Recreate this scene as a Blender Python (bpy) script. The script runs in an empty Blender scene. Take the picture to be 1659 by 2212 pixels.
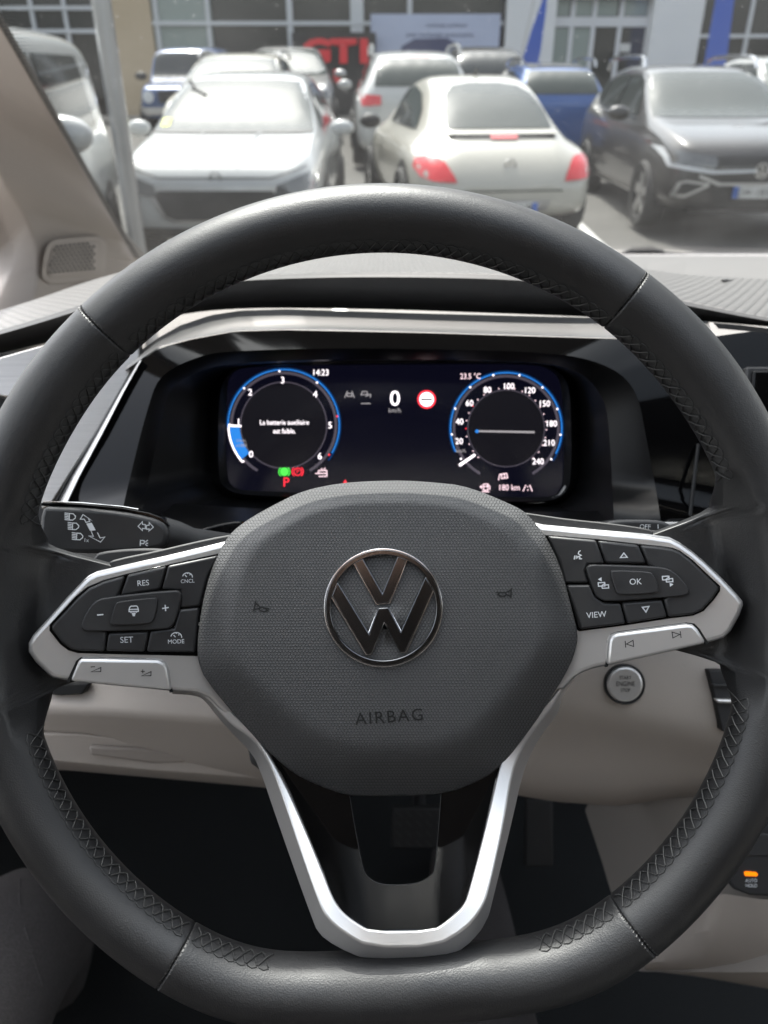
import bpy, bmesh, math, random
from mathutils import Vector, Matrix
from mathutils.bvhtree import BVHTree
random.seed(7)
sc = bpy.context.scene
col = sc.collection
R = math.radians
# ------------------------------------------------------------------ camera
CAM_H, PITCH, F, CX, CY = 1.68, R(29.5), 1700.0, 829.5, 1106.0
cp, sp = math.cos(PITCH), math.sin(PITCH)
RT, UP, FW = Vector((1, 0, 0)), Vector((0, sp, cp)), Vector((0, cp, -sp))
CAM = Vector((0, 0, CAM_H))
cd = bpy.data.cameras.new('camera')
cd.sensor_fit = 'HORIZONTAL'; cd.sensor_width = 36; cd.lens = 36 * F / 1659
cd.clip_start = 0.02; cd.clip_end = 2000
cd.dof.use_dof = True; cd.dof.focus_distance = 0.365; cd.dof.aperture_fstop = 15
cam = bpy.data.objects.new('camera', cd); col.objects.link(cam)
cam.location = CAM; cam.rotation_euler = (R(90) - PITCH, 0, 0)
sc.camera = cam
# ------------------------------------------------------------------ light
SUN_EL, SUN_AZ = R(60), R(-21)
w = bpy.data.worlds.new('World'); sc.world = w; w.use_nodes = True
nt = w.node_tree
sky = nt.nodes.new('ShaderNodeTexSky'); sky.sky_type = 'NISHITA'; sky.sun_disc = False
sky.sun_elevation = SUN_EL; sky.sun_rotation = SUN_AZ
sky.air_density = 1.2; sky.dust_density = 4.0; sky.ozone_density = 0.6
bg = nt.nodes['Background']; bg.inputs[1].default_value = 0.15
bw_ = nt.nodes.new('ShaderNodeRGBToBW'); hz = nt.nodes.new('ShaderNodeMix'); hz.data_type = 'RGBA'; hz.inputs[0].default_value = .72   # milky haze: most of the blue is washed out
nt.links.new(sky.outputs[0], bw_.inputs[0]); nt.links.new(sky.outputs[0], hz.inputs[6]); nt.links.new(bw_.outputs[0], hz.inputs[7]); nt.links.new(hz.outputs[2], bg.inputs[0])
sd = Vector((math.sin(SUN_AZ) * math.cos(SUN_EL), math.cos(SUN_AZ) * math.cos(SUN_EL), math.sin(SUN_EL)))
ld = bpy.data.lights.new('sun', 'SUN'); ld.energy = 2.0; ld.angle = R(1.2); ld.color = (1, .955, .89)
sun = bpy.data.objects.new('sun', ld); col.objects.link(sun)
sun.rotation_euler = (-sd).to_track_quat('-Z', 'Y').to_euler(); sun.location = (0, 5, 12)
vs = sc.view_settings
vs.view_transform = 'Standard'; vs.look = 'None'; vs.gamma = 1; vs.use_curve_mapping = False
vs.exposure = 2.55
cy = sc.cycles
cy.use_denoising = True
try: cy.denoiser = 'OPENIMAGEDENOISE'; cy.denoising_input_passes = 'RGB_ALBEDO_NORMAL'
except Exception: pass
cy.max_bounces = 10; cy.diffuse_bounces = 5; cy.glossy_bounces = 4; cy.transparent_max_bounces = 12; cy.transmission_bounces = 4
cy.caustics_reflective = False; cy.caustics_refractive = False; cy.sample_clamp_indirect = 6; cy.blur_glossy = 0.5
# ------------------------------------------------------------------ helpers
def W(x, y, d): return CAM + RT * ((x - CX) / F * d) + UP * ((CY - y) / F * d) + FW * d
def ray(x, y): return RT * ((x - CX) / F) + UP * ((CY - y) / F) + FW
def WY(x, y, Y): r = ray(x, y); return CAM + r * (Y / r.y)
def WX(x, y, X): r = ray(x, y); return CAM + r * (X / r.x)
def WZ(x, y, Z): r = ray(x, y); return CAM + r * ((Z - CAM_H) / r.z)
ORG = {}
def link(o, parent=None):
    col.objects.link(o)
    if parent is not None:
        o.parent = parent; ORG[o] = ORG[parent]
    else: ORG[o] = o.location.copy()
    return o
def props(o, label=None, cat=None, group=None, kind=None):
    if label: o['label'] = label
    if cat: o['category'] = cat
    if group: o['group'] = group
    if kind: o['kind'] = kind
    return o
def thing(name, label, cat, loc=(0, 0, 0), group=None):
    o = bpy.data.objects.new(name, None); o.empty_display_size = .1; o.location = loc
    link(o); return props(o, label, cat, group)
def mobj(name, verts, faces, mat, parent=None, smooth=40, uv=None, kind=None):
    org = ORG[parent] if parent is not None else Vector((0, 0, 0))
    me = bpy.data.meshes.new(name)
    me.from_pydata([tuple(Vector(v) - org) for v in verts], [], faces)
    me.validate(verbose=False)
    if uv:
        l = me.uv_layers.new(name='UVMap')
        for lp in me.loops: l.data[lp.index].uv = uv[lp.vertex_index]
    if smooth:
        me.shade_smooth()
        if smooth < 180: me.set_sharp_from_angle(angle=R(smooth))
    me.update()
    if mat: me.materials.append(mat)
    o = bpy.data.objects.new(name, me)
    link(o, parent)
    if kind: o['kind'] = kind
    return o
def bev(o, wd=.001, seg=2, ang=30):
    m = o.modifiers.new('bevel', 'BEVEL'); m.width = wd; m.segments = seg; m.limit_method = 'ANGLE'; m.angle_limit = R(ang)
    m.harden_normals = False
    return o
def subsurf(o, lv=1):
    m = o.modifiers.new('sub', 'SUBSURF'); m.levels = lv; m.render_levels = lv; return o
def join_mesh(parts):
    V, Fc = [], []
    for v, f in parts:
        n = len(V); V += list(v); Fc += [tuple(i + n for i in q) for q in f]
    return V, Fc
def box(x0, x1, y0, y1, z0, z1):
    v = [(x, y, z) for x in (x0, x1) for y in (y0, y1) for z in (z0, z1)]
    f = [(0, 1, 3, 2), (4, 6, 7, 5), (0, 4, 5, 1), (2, 3, 7, 6), (0, 2, 6, 4), (1, 5, 7, 3)]
    return v, f
def grid(rows, close_u=False, close_v=False):
    n, m = len(rows), len(rows[0]); v = [p for r in rows for p in r]; f = []
    for i in range(n if close_v else n - 1):
        for j in range(m if close_u else m - 1):
            a, b = i * m + j, i * m + (j + 1) % m
            c, d = ((i + 1) % n) * m + (j + 1) % m, ((i + 1) % n) * m + j
            f.append((a, b, c, d))
    return v, f
def resample(pts, n, closed=False):
    P = [Vector(p) for p in pts]
    if closed: P = P + [P[0]]
    L = [0]
    for a, b in zip(P, P[1:]): L.append(L[-1] + (b - a).length)
    out = []; k = 0
    for i in range(n):
        t = L[-1] * i / (n if closed else n - 1)
        while k < len(P) - 2 and L[k + 1] < t: k += 1
        s = (t - L[k]) / max(1e-9, L[k + 1] - L[k]); out.append(P[k].lerp(P[k + 1], min(1, max(0, s))))
    return out
def chaikin(pts, it=2, closed=True, k=.25):
    P = [Vector(p) for p in pts]
    for _ in range(it):
        Q = []
        n = len(P)
        if not closed: Q.append(P[0])
        for i in range(n if closed else n - 1):
            a, b = P[i], P[(i + 1) % n]
            Q += [a.lerp(b, k), a.lerp(b, 1 - k)]
        if not closed: Q.append(P[-1])
        P = Q
    return P
def tube(path, r, n=8, closed=False, caps=True):
    P = [Vector(p) for p in path]; rows = []
    m = len(P); up = Vector((0, 0, 1)); prev = None
    for i, p in enumerate(P):
        a = P[(i - 1) % m] if (closed or i > 0) else p
        b = P[(i + 1) % m] if (closed or i < m - 1) else p
        t = (b - a).normalized()
        if prev is None:
            s = t.cross(up)
            if s.length < .1: s = t.cross(Vector((1, 0, 0)))
        else: s = prev - t * prev.dot(t)
        s.normalize(); prev = s; q = t.cross(s)
        rr = r[i] if isinstance(r, (list, tuple)) else r
        rows.append([p + (s * math.cos(2 * math.pi * k / n) + q * math.sin(2 * math.pi * k / n)) * rr for k in range(n)])
    v, f = grid(rows, True, closed)
    if caps and not closed:
        f.append(tuple(range(n - 1, -1, -1))); f.append(tuple(range((m - 1) * n, m * n)))
    return v, f
def fdep(d, x, y): return d(x, y) if callable(d) else d
def plate(name, pts, d, thick, mat, parent, bw=.0008, seg=2, smooth_it=0, flare=0.0, ang=30, kind=None):
    """a solid slab whose front outline (measured on the photograph) lies at distance d in front of the eye"""
    P = chaikin([(x, y, 0) for x, y in pts], smooth_it) if smooth_it else [Vector((x, y, 0)) for x, y in pts]
    area = sum(P[i].x * P[(i + 1) % len(P)].y - P[(i + 1) % len(P)].x * P[i].y for i in range(len(P)))
    if area > 0: P = P[::-1]
    c = sum(P, Vector()) / len(P)
    n = len(P)
    top = [W(p.x, p.y, fdep(d, p.x, p.y)) for p in P]
    cw = sum(top, Vector()) / n
    bot = [t + FW * thick + (t - cw).normalized() * flare for t in top]
    f = [tuple(range(n)), tuple(range(2 * n - 1, n - 1, -1))] + [(i, i + n, (i + 1) % n + n, (i + 1) % n) for i in range(n)]
    o = mobj(name, top + bot, f, mat, parent, smooth=35, kind=kind)
    if bw: bev(o, bw, seg, ang)
    return o
def star_ring(poly, c, n=160):
    out = []
    P = [Vector(p).to_2d() if len(p) > 2 else Vector(p) for p in poly]; c = Vector(c)
    for i in range(n):
        a = 2 * math.pi * i / n; dr = Vector((math.cos(a), math.sin(a))); best = 0
        for j in range(len(P)):
            p, q = P[j] - c, P[(j + 1) % len(P)] - c; e = q - p
            den = dr.x * e.y - dr.y * e.x
            if abs(den) < 1e-9: continue
            t = (p.x * e.y - p.y * e.x) / den; s = (p.x * dr.y - p.y * dr.x) / den
            if t > 0 and -1e-6 <= s <= 1 + 1e-6: best = max(best, t)
        out.append(c + dr * best)
    return out
_cap = {}
def text_px(s, x, y, cap, roll=0, align='CENTER', space=1.0, squeeze=1.0, bold=0):
    """font outline as flat mesh in photograph units: (verts2d, faces)"""
    cu = bpy.data.curves.new('t', 'FONT'); cu.body = s; cu.align_x = align; cu.align_y = 'CENTER'; cu.space_character = space
    cu.resolution_u = 3; cu.offset = bold
    o = bpy.data.objects.new('t', cu); col.objects.link(o)
    dg = bpy.context.evaluated_depsgraph_get(); dg.update()
    me = bpy.data.meshes.new_from_object(o.evaluated_get(dg))
    k = cap / .729
    ca, sa = math.cos(R(roll)), math.sin(R(roll)); V = []
    ys = [v.co.y for v in me.vertices]; mid = (min(ys) + max(ys)) / 2 if ys else 0
    for v in me.vertices:
        u, t = v.co.x * k * squeeze, (v.co.y - mid) * k
        V.append((x + u * ca - t * sa, y - (u * sa + t * ca)))
    Fc = [tuple(p.vertices) for p in me.polygons]
    bpy.data.objects.remove(o); bpy.data.meshes.remove(me); bpy.data.curves.remove(cu)
    return V, Fc
def text(name, s, x, y, cap, d, mat, parent, **k):
    V, Fc = text_px(s, x, y, cap, **k)
    return mobj(name, [W(a, b, fdep(d, a, b)) for a, b in V], Fc, mat, parent, smooth=0)
def stroke_px(lines, wd):
    V, Fc = [], []
    for L in lines:
        closed = len(L) > 2 and L[0] == L[-1]
        P = [Vector(p) for p in (L[:-1] if closed else L)]; n = len(P); b = len(V)
        for i, p in enumerate(P):
            a = P[(i - 1) % n] if (closed or i) else p; c = P[(i + 1) % n] if (closed or i < n - 1) else p
            t1 = (p - a).normalized() if (p - a).length else (c - p).normalized()
            t2 = (c - p).normalized() if (c - p).length else t1
            t = (t1 + t2); t = t.normalized() if t.length > 1e-4 else t1
            nn = Vector((-t.y, t.x)); s = wd / 2 / max(.45, abs(nn.dot(Vector((-t1.y, t1.x)))))
            V += [tuple(p + nn * s), tuple(p - nn * s)]
        for i in range(n if closed else n - 1):
            j = (i + 1) % n; Fc.append((b + 2 * i, b + 2 * i + 1, b + 2 * j + 1, b + 2 * j))
    return V, Fc
def strokes(name, lines, wd, d, mat, parent):
    V, Fc = stroke_px(lines, wd)
    return mobj(name, [W(a, b, fdep(d, a, b)) for a, b in V], Fc, mat, parent, smooth=0)
def flat(name, polys, d, mat, parent):
    V, Fc = [], []
    for P in polys:
        b = len(V); V += list(P); Fc.append(tuple(range(b, b + len(P))))
    return mobj(name, [W(a, b, fdep(d, a, b)) for a, b in V], Fc, mat, parent, smooth=0)
def arc(cx, cy, r, a0, a1, n=24): return [(cx + r * math.cos(R(a0 + (a1 - a0) * i / n)), cy - r * math.sin(R(a0 + (a1 - a0) * i / n))) for i in range(n + 1)]
def sstep(a, b, x):
    t = min(1, max(0, (x - a) / (b - a))); return t * t * (3 - 2 * t)
# ------------------------------------------------------------------ materials
M = {}
def mat(name, colr=(.5, .5, .5), rough=.5, metal=0, spec=.5, coat=0, emit=None, estr=1, noise=None, bump=None, coatr=.05, var=None):
    """noise=(scale, strength, distance[,stretch]) fine relief; var=(scale, amount) mottling of the colour"""
    m = bpy.data.materials.new(name); m.use_nodes = True; n = m.node_tree; b = n.nodes['Principled BSDF']
    b.inputs['Base Color'].default_value = (*colr, 1); b.inputs['Roughness'].default_value = rough
    b.inputs['Metallic'].default_value = metal; b.inputs['Specular IOR Level'].default_value = spec
    b.inputs['Coat Weight'].default_value = coat; b.inputs['Coat Roughness'].default_value = coatr
    if emit: b.inputs['Emission Color'].default_value = (*emit, 1); b.inputs['Emission Strength'].default_value = estr
    tc = n.nodes.new('ShaderNodeTexCoord')
    def tex(scale, stretch=(1, 1, 1), detail=3, typ='ShaderNodeTexNoise'):
        mp = n.nodes.new('ShaderNodeMapping'); mp.inputs['Scale'].default_value = stretch
        t = n.nodes.new(typ); t.inputs['Scale'].default_value = scale
        if 'Detail' in t.inputs: t.inputs['Detail'].default_value = detail
        n.links.new(tc.outputs['Object'], mp.inputs[0]); n.links.new(mp.outputs[0], t.inputs['Vector']); return t
    if noise:
        t = tex(noise[0], noise[3] if len(noise) > 3 else (1, 1, 1))
        bp = n.nodes.new('ShaderNodeBump'); bp.inputs['Strength'].default_value = noise[1]; bp.inputs['Distance'].default_value = noise[2]
        n.links.new(t.outputs[0], bp.inputs['Height']); n.links.new(bp.outputs[0], b.inputs['Normal'])
    if var:
        t = tex(var[0], var[2] if len(var) > 2 else (1, 1, 1), 4)
        mx = n.nodes.new('ShaderNodeMix'); mx.data_type = 'RGBA'
        mx.inputs[6].default_value = (*[c * (1 - var[1]) for c in colr], 1); mx.inputs[7].default_value = (*[min(1, c * (1 + var[1])) for c in colr], 1)
        n.links.new(t.outputs[0], mx.inputs[0]); n.links.new(mx.outputs[2], b.inputs['Base Color'])
    M[name] = m; return m
def cells(m, scale, strength, dist, rnd=1.0, feature='F1', invert=False, mixnoise=None):
    n = m.node_tree; b = n.nodes['Principled BSDF']; tc = n.nodes.new('ShaderNodeTexCoord')
    v = n.nodes.new('ShaderNodeTexVoronoi'); v.inputs['Scale'].default_value = scale; v.inputs['Randomness'].default_value = rnd; v.feature = feature
    n.links.new(tc.outputs['Object'], v.inputs['Vector'])
    bp = n.nodes.new('ShaderNodeBump'); bp.inputs['Strength'].default_value = strength; bp.inputs['Distance'].default_value = dist; bp.invert = invert
    n.links.new(v.outputs['Distance'], bp.inputs['Height'])
    if mixnoise:
        t = n.nodes.new('ShaderNodeTexNoise'); t.inputs['Scale'].default_value = mixnoise[0]; n.links.new(tc.outputs['Object'], t.inputs['Vector'])
        b2 = n.nodes.new('ShaderNodeBump'); b2.inputs['Strength'].default_value = mixnoise[1]; b2.inputs['Distance'].default_value = mixnoise[2]
        n.links.new(t.outputs[0], b2.inputs['Height']); n.links.new(b2.outputs[0], bp.inputs['Normal'])
    n.links.new(bp.outputs[0], b.inputs['Normal']); return m
def lattice(m, cell, strength, dist, coord='UV', r0=.52, r1=.30, tint=None, stretch=(1, 1, 1)):
    """hexagonal lattice of small raised grains"""
    n = m.node_tree; b = n.nodes['Principled BSDF']; tc = n.nodes.new('ShaderNodeTexCoord')
    def vm(op, a, bb=None):
        q = n.nodes.new('ShaderNodeVectorMath'); q.operation = op
        for i, s in enumerate((a, bb)):
            if s is None: continue
            if isinstance(s, tuple): q.inputs[i].default_value = s
            else: n.links.new(s, q.inputs[i])
        return q.outputs['Value'] if op == 'LENGTH' else q.outputs['Vector']
    p = vm('MULTIPLY', tc.outputs[coord], tuple(s / cell for s in stretch))
    p = vm('ADD', vm('MULTIPLY', p, (1, 1, 0)), (2000, 1732.05 * 1, .5))
    r = (1, 1.7320508, 1); h = (.5, .8660254, .5)
    a = vm('LENGTH', vm('SUBTRACT', vm('MODULO', p, r), h))
    c = vm('LENGTH', vm('SUBTRACT', vm('MODULO', vm('ADD', p, (.5, .8660254, 0)), r), h))
    mn = n.nodes.new('ShaderNodeMath'); mn.operation = 'MINIMUM'; n.links.new(a, mn.inputs[0]); n.links.new(c, mn.inputs[1])
    mr = n.nodes.new('ShaderNodeMapRange'); mr.interpolation_type = 'SMOOTHSTEP'
    mr.inputs[1].default_value = r1; mr.inputs[2].default_value = r0; mr.inputs[3].default_value = 1; mr.inputs[4].default_value = 0
    n.links.new(mn.outputs[0], mr.inputs[0])
    bp = n.nodes.new('ShaderNodeBump'); bp.inputs['Strength'].default_value = strength; bp.inputs['Distance'].default_value = dist
    n.links.new(mr.outputs[0], bp.inputs['Height']); n.links.new(bp.outputs[0], b.inputs['Normal'])
    if tint:
        mx = n.nodes.new('ShaderNodeMix'); mx.data_type = 'RGBA'; mx.inputs[6].default_value = (*tint, 1)
        mx.inputs[7].default_value = b.inputs['Base Color'].default_value
        n.links.new(mr.outputs[0], mx.inputs[0]); n.links.new(mx.outputs[2], b.inputs['Base Color'])
    return m
cells(mat('leather', (.008, .008, .0086), .40, spec=.6), 1700, .17, .0004, mixnoise=(330, .05, .0008))
cells(mat('leather_worn', (.008, .008, .0086), .38, spec=.62), 1600, .20, .0004, mixnoise=(300, .08, .0008))
def worn(m, lo, hi, sc=28):
    n = m.node_tree; b = n.nodes['Principled BSDF']; t = n.nodes.new('ShaderNodeTexNoise'); t.inputs['Scale'].default_value = sc; t.inputs['Detail'].default_value = 5
    q = n.nodes.new('ShaderNodeMapRange'); q.inputs[1].default_value = .35; q.inputs[2].default_value = .68; q.inputs[3].default_value = lo; q.inputs[4].default_value = hi
    tc = n.nodes.new('ShaderNodeTexCoord'); n.links.new(tc.outputs['Object'], t.inputs['Vector']); n.links.new(t.outputs[0], q.inputs[0]); n.links.new(q.outputs[0], b.inputs['Roughness']); return m
worn(M['leather'], .40, .54); worn(M['leather_worn'], .42, .56)
lattice(mat('airbag_grain', (.075, .075, .076), .48), .00145, .55, .0004, tint=(.026, .026, .026))
mat('black_matte', (.013, .013, .014), .62, noise=(1500, .1, .0003))
mat('black_soft', (.02, .02, .021), .55, noise=(900, .15, .0004))
mat('hood_black', (.003, .003, .0033), .38, spec=.22, noise=(900, .1, .0003))
mat('black_deep', (.004, .004, .004), .9)
worn(mat('button_black', (.02, .02, .021), .42, noise=(2500, .06, .0002)), .36, .50, 60)
worn(M['airbag_grain'], .42, .56, 22)
mat('gloss_black', (.0015, .0015, .0018), .07, spec=.22)
mat('thread', (.022, .022, .0215), .6)
mat('satin_silver', (.60, .59, .58), .33, metal=.72, noise=(3000, .05, .0002))
mat('strip_silver', (.40, .395, .39), .30, metal=.8)
mat('bright_chrome', (.75, .75, .76), .12, metal=1)
mat('dark_chrome', (.115, .118, .125), .14, metal=1)
mat('print_white', (.62, .64, .66), .6)
mat('print_black', (.01, .01, .01), .6)
mat('print_emboss', (.004, .004, .004), .7)
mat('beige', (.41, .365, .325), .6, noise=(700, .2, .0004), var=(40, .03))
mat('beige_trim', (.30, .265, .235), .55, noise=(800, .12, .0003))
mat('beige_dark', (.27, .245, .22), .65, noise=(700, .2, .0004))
mat('dash_rear', (.15, .143, .14), .6, noise=(400, .1, .0004))
lattice(mat('dash_grain', (.145, .138, .133), .5), .0085, .7, .0012, coord='Object', tint=(.085, .081, .078))
mat('dash_lip', (.035, .034, .034), .55, noise=(600, .2, .0004))
mat('brushed', (.50, .49, .48), .33, metal=.85, noise=(300, .25, .0006, (.04, 1, 6)), var=(300, .25, (.03, 1, 6)))
mat('carpet', (.010, .012, .013), .95, noise=(500, .8, .003))
mat('rubber', (.010, .010, .010), .7)
mat('trousers', (.055, .050, .050), .9, noise=(1100, .9, .0014, (1, 1, .4)), var=(420, .5))
mat('headliner', (.55, .52, .48), .9)
def emis(name, c, s): return mat(name, (0, 0, 0), .5, emit=c, estr=s, spec=0)
mat('display_glass', (.0015, .0015, .003), .12, spec=.25, emit=(.3, .3, .9), estr=.0016)
mat('dial_face', (.002, .002, .003), .15, spec=.25, emit=(.6, .55, .8), estr=.002)
mat('dial_ring', (.01, .01, .012), .2, emit=(.7, .6, .8), estr=.02)
emis('glow_white', (.92, .84, .88), .42); emis('glow_grey', (.8, .75, .78), .10); emis('glow_blue', (.02, .16, .50), .30); emis('glow_bluedim', (.01, .09, .33), .08)
emis('glow_red', (.8, .03, .05), .34); emis('glow_green', (.06, .6, .06), .35); emis('glow_pink', (.85, .62, .68), .34); emis('glow_orange', (1, .22, .005), .3)
# ================================================================== steering wheel
WC = W(828, 1330, .34)
wheel = thing('steering_wheel', 'black leather steering wheel with silver spokes and round emblem on its hub', 'steering wheel', WC)
PXM = .34 / F
def rad(x, y): return math.hypot(x - 828, y - 1330)
def dspoke(x, y): return .362 - .023 * ((400 - x) / 340 if x < 828 else (x - 1260) / 350)
WEBS = [(181.5, 11.2, 560), (4.0, 12.0, 560)]      # centre angle, half span, inner reach
def adiff(a, b): return (a - b + 180) % 360 - 180
def rim_base(th):
    de = adiff(th, -86)
    r1 = 858.0
    r2 = 806 / max(.35, math.cos(R(min(75, abs(de)))))
    k = .035
    rc = -math.log(math.exp(-k * (r1 - 800)) + math.exp(-k * (r2 - 800))) / k + 800
    a = 70.0 + 5 * math.exp(-(de / 30) ** 2)
    for c in (181, 4): a += 5 * math.exp(-((adiff(th, c)) / 20) ** 2)
    for c in (150, 37): a += 3 * math.exp(-((adiff(th, c)) / 10) ** 2)
    return rc, a
def rim_pt(th, phi, shrink=0.0):
    rc, a = rim_base(th); a -= shrink; b = (.0148 - shrink * PXM) * (a / 70) ** .4
    ph = phi % 360
    r = rc + a * math.cos(R(ph)); z = b * math.sin(R(ph))
    wr = wz_ = 0; rin = 600
    for c, h, ri in WEBS:
        d = abs(adiff(th, c)); q = 1 - sstep(h + .5, h + 7.5, d)
        if q > wz_: wz_, wr, rin = q, 1 - sstep(h - 1.6, h + 1.3, d), ri
    if wz_ > 0 and 90 < ph < 270:
        q = (ph - 90) / 90 if ph <= 180 else (270 - ph) / 90
        r += (rc - (rc - rin) * q - r) * wr; u = (rc - r) / a
        zend = -.0160 - .008 * min(1, max(0, (760 - r) / 200))
        if ph <= 180: zw = b * math.sqrt(max(0, 1 - u * u)) if u < .6 else .8 * b + (zend - .8 * b) * sstep(.30, 1.35, u) - .0 
        else: zw = -b * math.sqrt(max(0, 1 - u * u)) if u < .3 else -.95 * b + (zend - .010 + .95 * b) * sstep(.3, 1.3, u)
        if ph <= 180 and u >= .6:
            t0 = sstep(.30, 1.35, .6); zw = .8 * b + (zend - .8 * b) * max(0, (sstep(.30, 1.35, u) - t0) / (1 - t0))
        if q > .999: zw = zend - .004
        z += (zw - z) * wz_
    rm = r * PXM
    return WC + RT * (rm * math.cos(R(th))) + UP * (rm * math.sin(R(th))) - FW * z
SECT = [('top', 52.5, 134.3), ('left', 134.3, 238.6), ('low', 238.6, 308.9), ('right', -51.1, 52.5)]
for nm, a0, a1 in SECT:
    n = int((a1 - a0) / .6); NP = 88; rows = []
    ths = [(a0 + .03, 4.5), (a0 + .06, 2.2), (a0 + .16, .8), (a0 + .36, .12)] + [(a0 + .6 + (a1 - a0 - 1.2) * i / n, 0) for i in range(n + 1)] + [(a1 - .36, .12), (a1 - .16, .8), (a1 - .06, 2.2), (a1 - .03, 4.5)]
    for th, shr in ths: rows.append([rim_pt(th, 360 * k / NP, shr) for k in range(NP)])
    v, f = grid(rows, True)
    f = [q[::-1] for q in f]
    sec = mobj('leather_section', v, f, M['leather_worn'] if nm == 'low' else M['leather'], wheel, smooth=180)
    # zigzag hand stitching along the inner edge
    segs = []; step = 1.8; th = a0 + .8; k = 0
    def sp(t, ph, lift=.00035):
        p = rim_pt(t, ph); q = rim_pt(t, ph + 3); s = rim_pt(t + .3, ph)
        nn = (q - p).cross(s - p)
        if nn.length: nn.normalize()
        c = WC + (p - WC).normalized() * (858 * PXM)
        if nn.dot(p - c) < 0: nn = -nn
        return p + nn * lift
    def inweb(t): return any(abs(adiff(t, c)) < h + 4 for c, h, _ in WEBS + [(-86.3, 16, 0)])
    while th + step < a1 - .3:
        if not inweb(th) and not inweb(th + step):
            A, B = 152, 182
            segs.append(tube([sp(th, A), sp(th + step * .5, (A + B) / 2, .0006), sp(th + step, B)], .00032, 5))
            segs.append(tube([sp(th, B), sp(th + step * .35, (A + B) / 2 + 6, .0005), sp(th + step * .9, A)], .00028, 5))
            segs.append(tube([sp(th + .15, A - 2, .0001), sp(th + step * .55, A - 5, .0002), sp(th + step - .1, A - 2, .0001)], .00025, 5))
        th += step
    v, f = join_mesh(segs); mobj('stitching', v, f, M['thread'], sec, smooth=60, kind='stuff')
    # cross stitches closing the seam at this section's first end
    ss = []
    for k in range(19):
        ph = 15 + k * 7.5
        ss.append(tube([rim_pt(a0 - .32, ph, 0) - FW * .0001, rim_pt(a0, ph + 1.2, 2.6), rim_pt(a0 + .32, ph + 2.5, 0) - FW * .0001], .00024, 5))
    v, f = join_mesh(ss); mobj('seam_thread', v, f, M['black_soft'], sec, smooth=60, kind='stuff')
    v, f = grid([[rim_pt(a0 + t, 360 * k / 40, 3.4) for k in range(40)] for t in (-.14, .14)], True)
    mobj('seam_core', v, [q[::-1] for q in f], M['black_deep'], sec)
# ---- airbag cover
def c3(x, y): return (405 + .5208 * x, 1026 + .5208 * y)
AO = [c3(*p) for p in [(380,112),(480,65),(620,35),(760,25),(900,22),(1040,32),(1130,42),(1220,70),(1320,112),(1400,150),(1455,215),(1490,260),(1530,340),(1560,420),(1605,600),(1622,670),(1600,760),(1560,840),(1500,935),(1440,1030),(1310,1200),(1230,1262),(1080,1322),(900,1332),(700,1334),(620,1318),(480,1262),(400,1208),(300,1110),(200,1000),(75,850),(42,770),(40,700),(60,540),(95,400),(150,280),(190,230),(260,178)]]
AC = (836, 1345); NA = 180
ring = star_ring(chaikin([(x, y, 0) for x, y in AO], 1), AC, NA)
def adrop(s, ang):
    up = max(0, -math.sin(ang)); dn = max(0, math.sin(ang))
    s0 = .80 + .04 * up - .12 * dn
    edge = .0125 + .019 * up ** 1.5 + .012 * dn ** 1.5
    base = .0035 * (s / s0) ** 2 if s < s0 else .0035
    t = max(0, (s - s0) / (1 - s0))
    return base + edge * (t ** 1.7 * .65 + .35 * sstep(0, 1, t) )
def asurf(x, y):
    dx, dy = x - AC[0], y - AC[1]; ang = math.atan2(dy, dx); i = (ang % (2 * math.pi)) / (2 * math.pi) * NA
    a, b = ring[int(i) % NA], ring[(int(i) + 1) % NA]; o = a.lerp(b, i - int(i))
    s = math.hypot(dx, dy) / (o - Vector(AC)).length
    return .3435 + adrop(min(1, s), ang)
S = [.04, .15, .3, .45, .55, .62, .68, .72, .75, .78, .80, .82, .84, .86, .88, .90, .92, .94, .955, .97, .98, .99, 1.0]
rows, uvs = [], []
for s in S:
    rr = []
    for i, o in enumerate(ring):
        ang = 2 * math.pi * i / NA
        rs = 1 - .045 * sstep(.93, 1, s) * 0
        p = Vector(AC) + (o - Vector(AC)) * s * rs
        rr.append(W(p.x, p.y, .3435 + adrop(s, ang))); uvs.append(((p.x - 300) * PXM * 1.02, (p.y - 900) * PXM * 1.02))
    rows.append(rr)
edge = rows[-1]; cen = W(AC[0], AC[1], .36)
rows.append([p + FW * .003 - (p - cen).normalized() * .0008 for p in edge]); uvs += [((o.x - 300) * PXM * 1.02, (o.y - 900) * PXM * 1.02 + .002) for o in ring]
rows.append([p + FW * .02 - (p - cen).normalized() * .004 for p in edge]); uvs += [((o.x - 300) * PXM * 1.02, (o.y - 900) * PXM * 1.02 + .02) for o in ring]
v, f = grid(rows, True); f.append(tuple(range(NA)))
air = mobj('airbag_cover', v, [q[::-1] for q in f][:-1] + [f[-1][::-1]], M['airbag_grain'], wheel, smooth=180, uv=uvs)
def lift(h): return lambda x, y: asurf(x, y) - h
text('lettering', 'AIRBAG', 841, 1548, 27, lift(.00025), M['print_emboss'], air, roll=4.2, space=1.18, squeeze=1.02)
for hx, hy, fl, rl in ((566, 1312, 1, 12), (1088, 1280, -1, -2)):
    L = [[(-16, -10), (-16, 12)], [(-16, -6), (-4, 0), (16, 0)], [(-16, 8), (-6, 4), (-2, 8), (8, 8), (12, 4), (8, 0)], [(-4, 0), (-6, 6)]]
    ca, sa = math.cos(R(rl)), math.sin(R(rl))
    strokes('horn_symbol', [[(hx + fl * (x * ca - y * sa), hy + x * sa + y * ca) for x, y in q] for q in L], 3.0, lift(.00025), M['print_emboss'], air)
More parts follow.
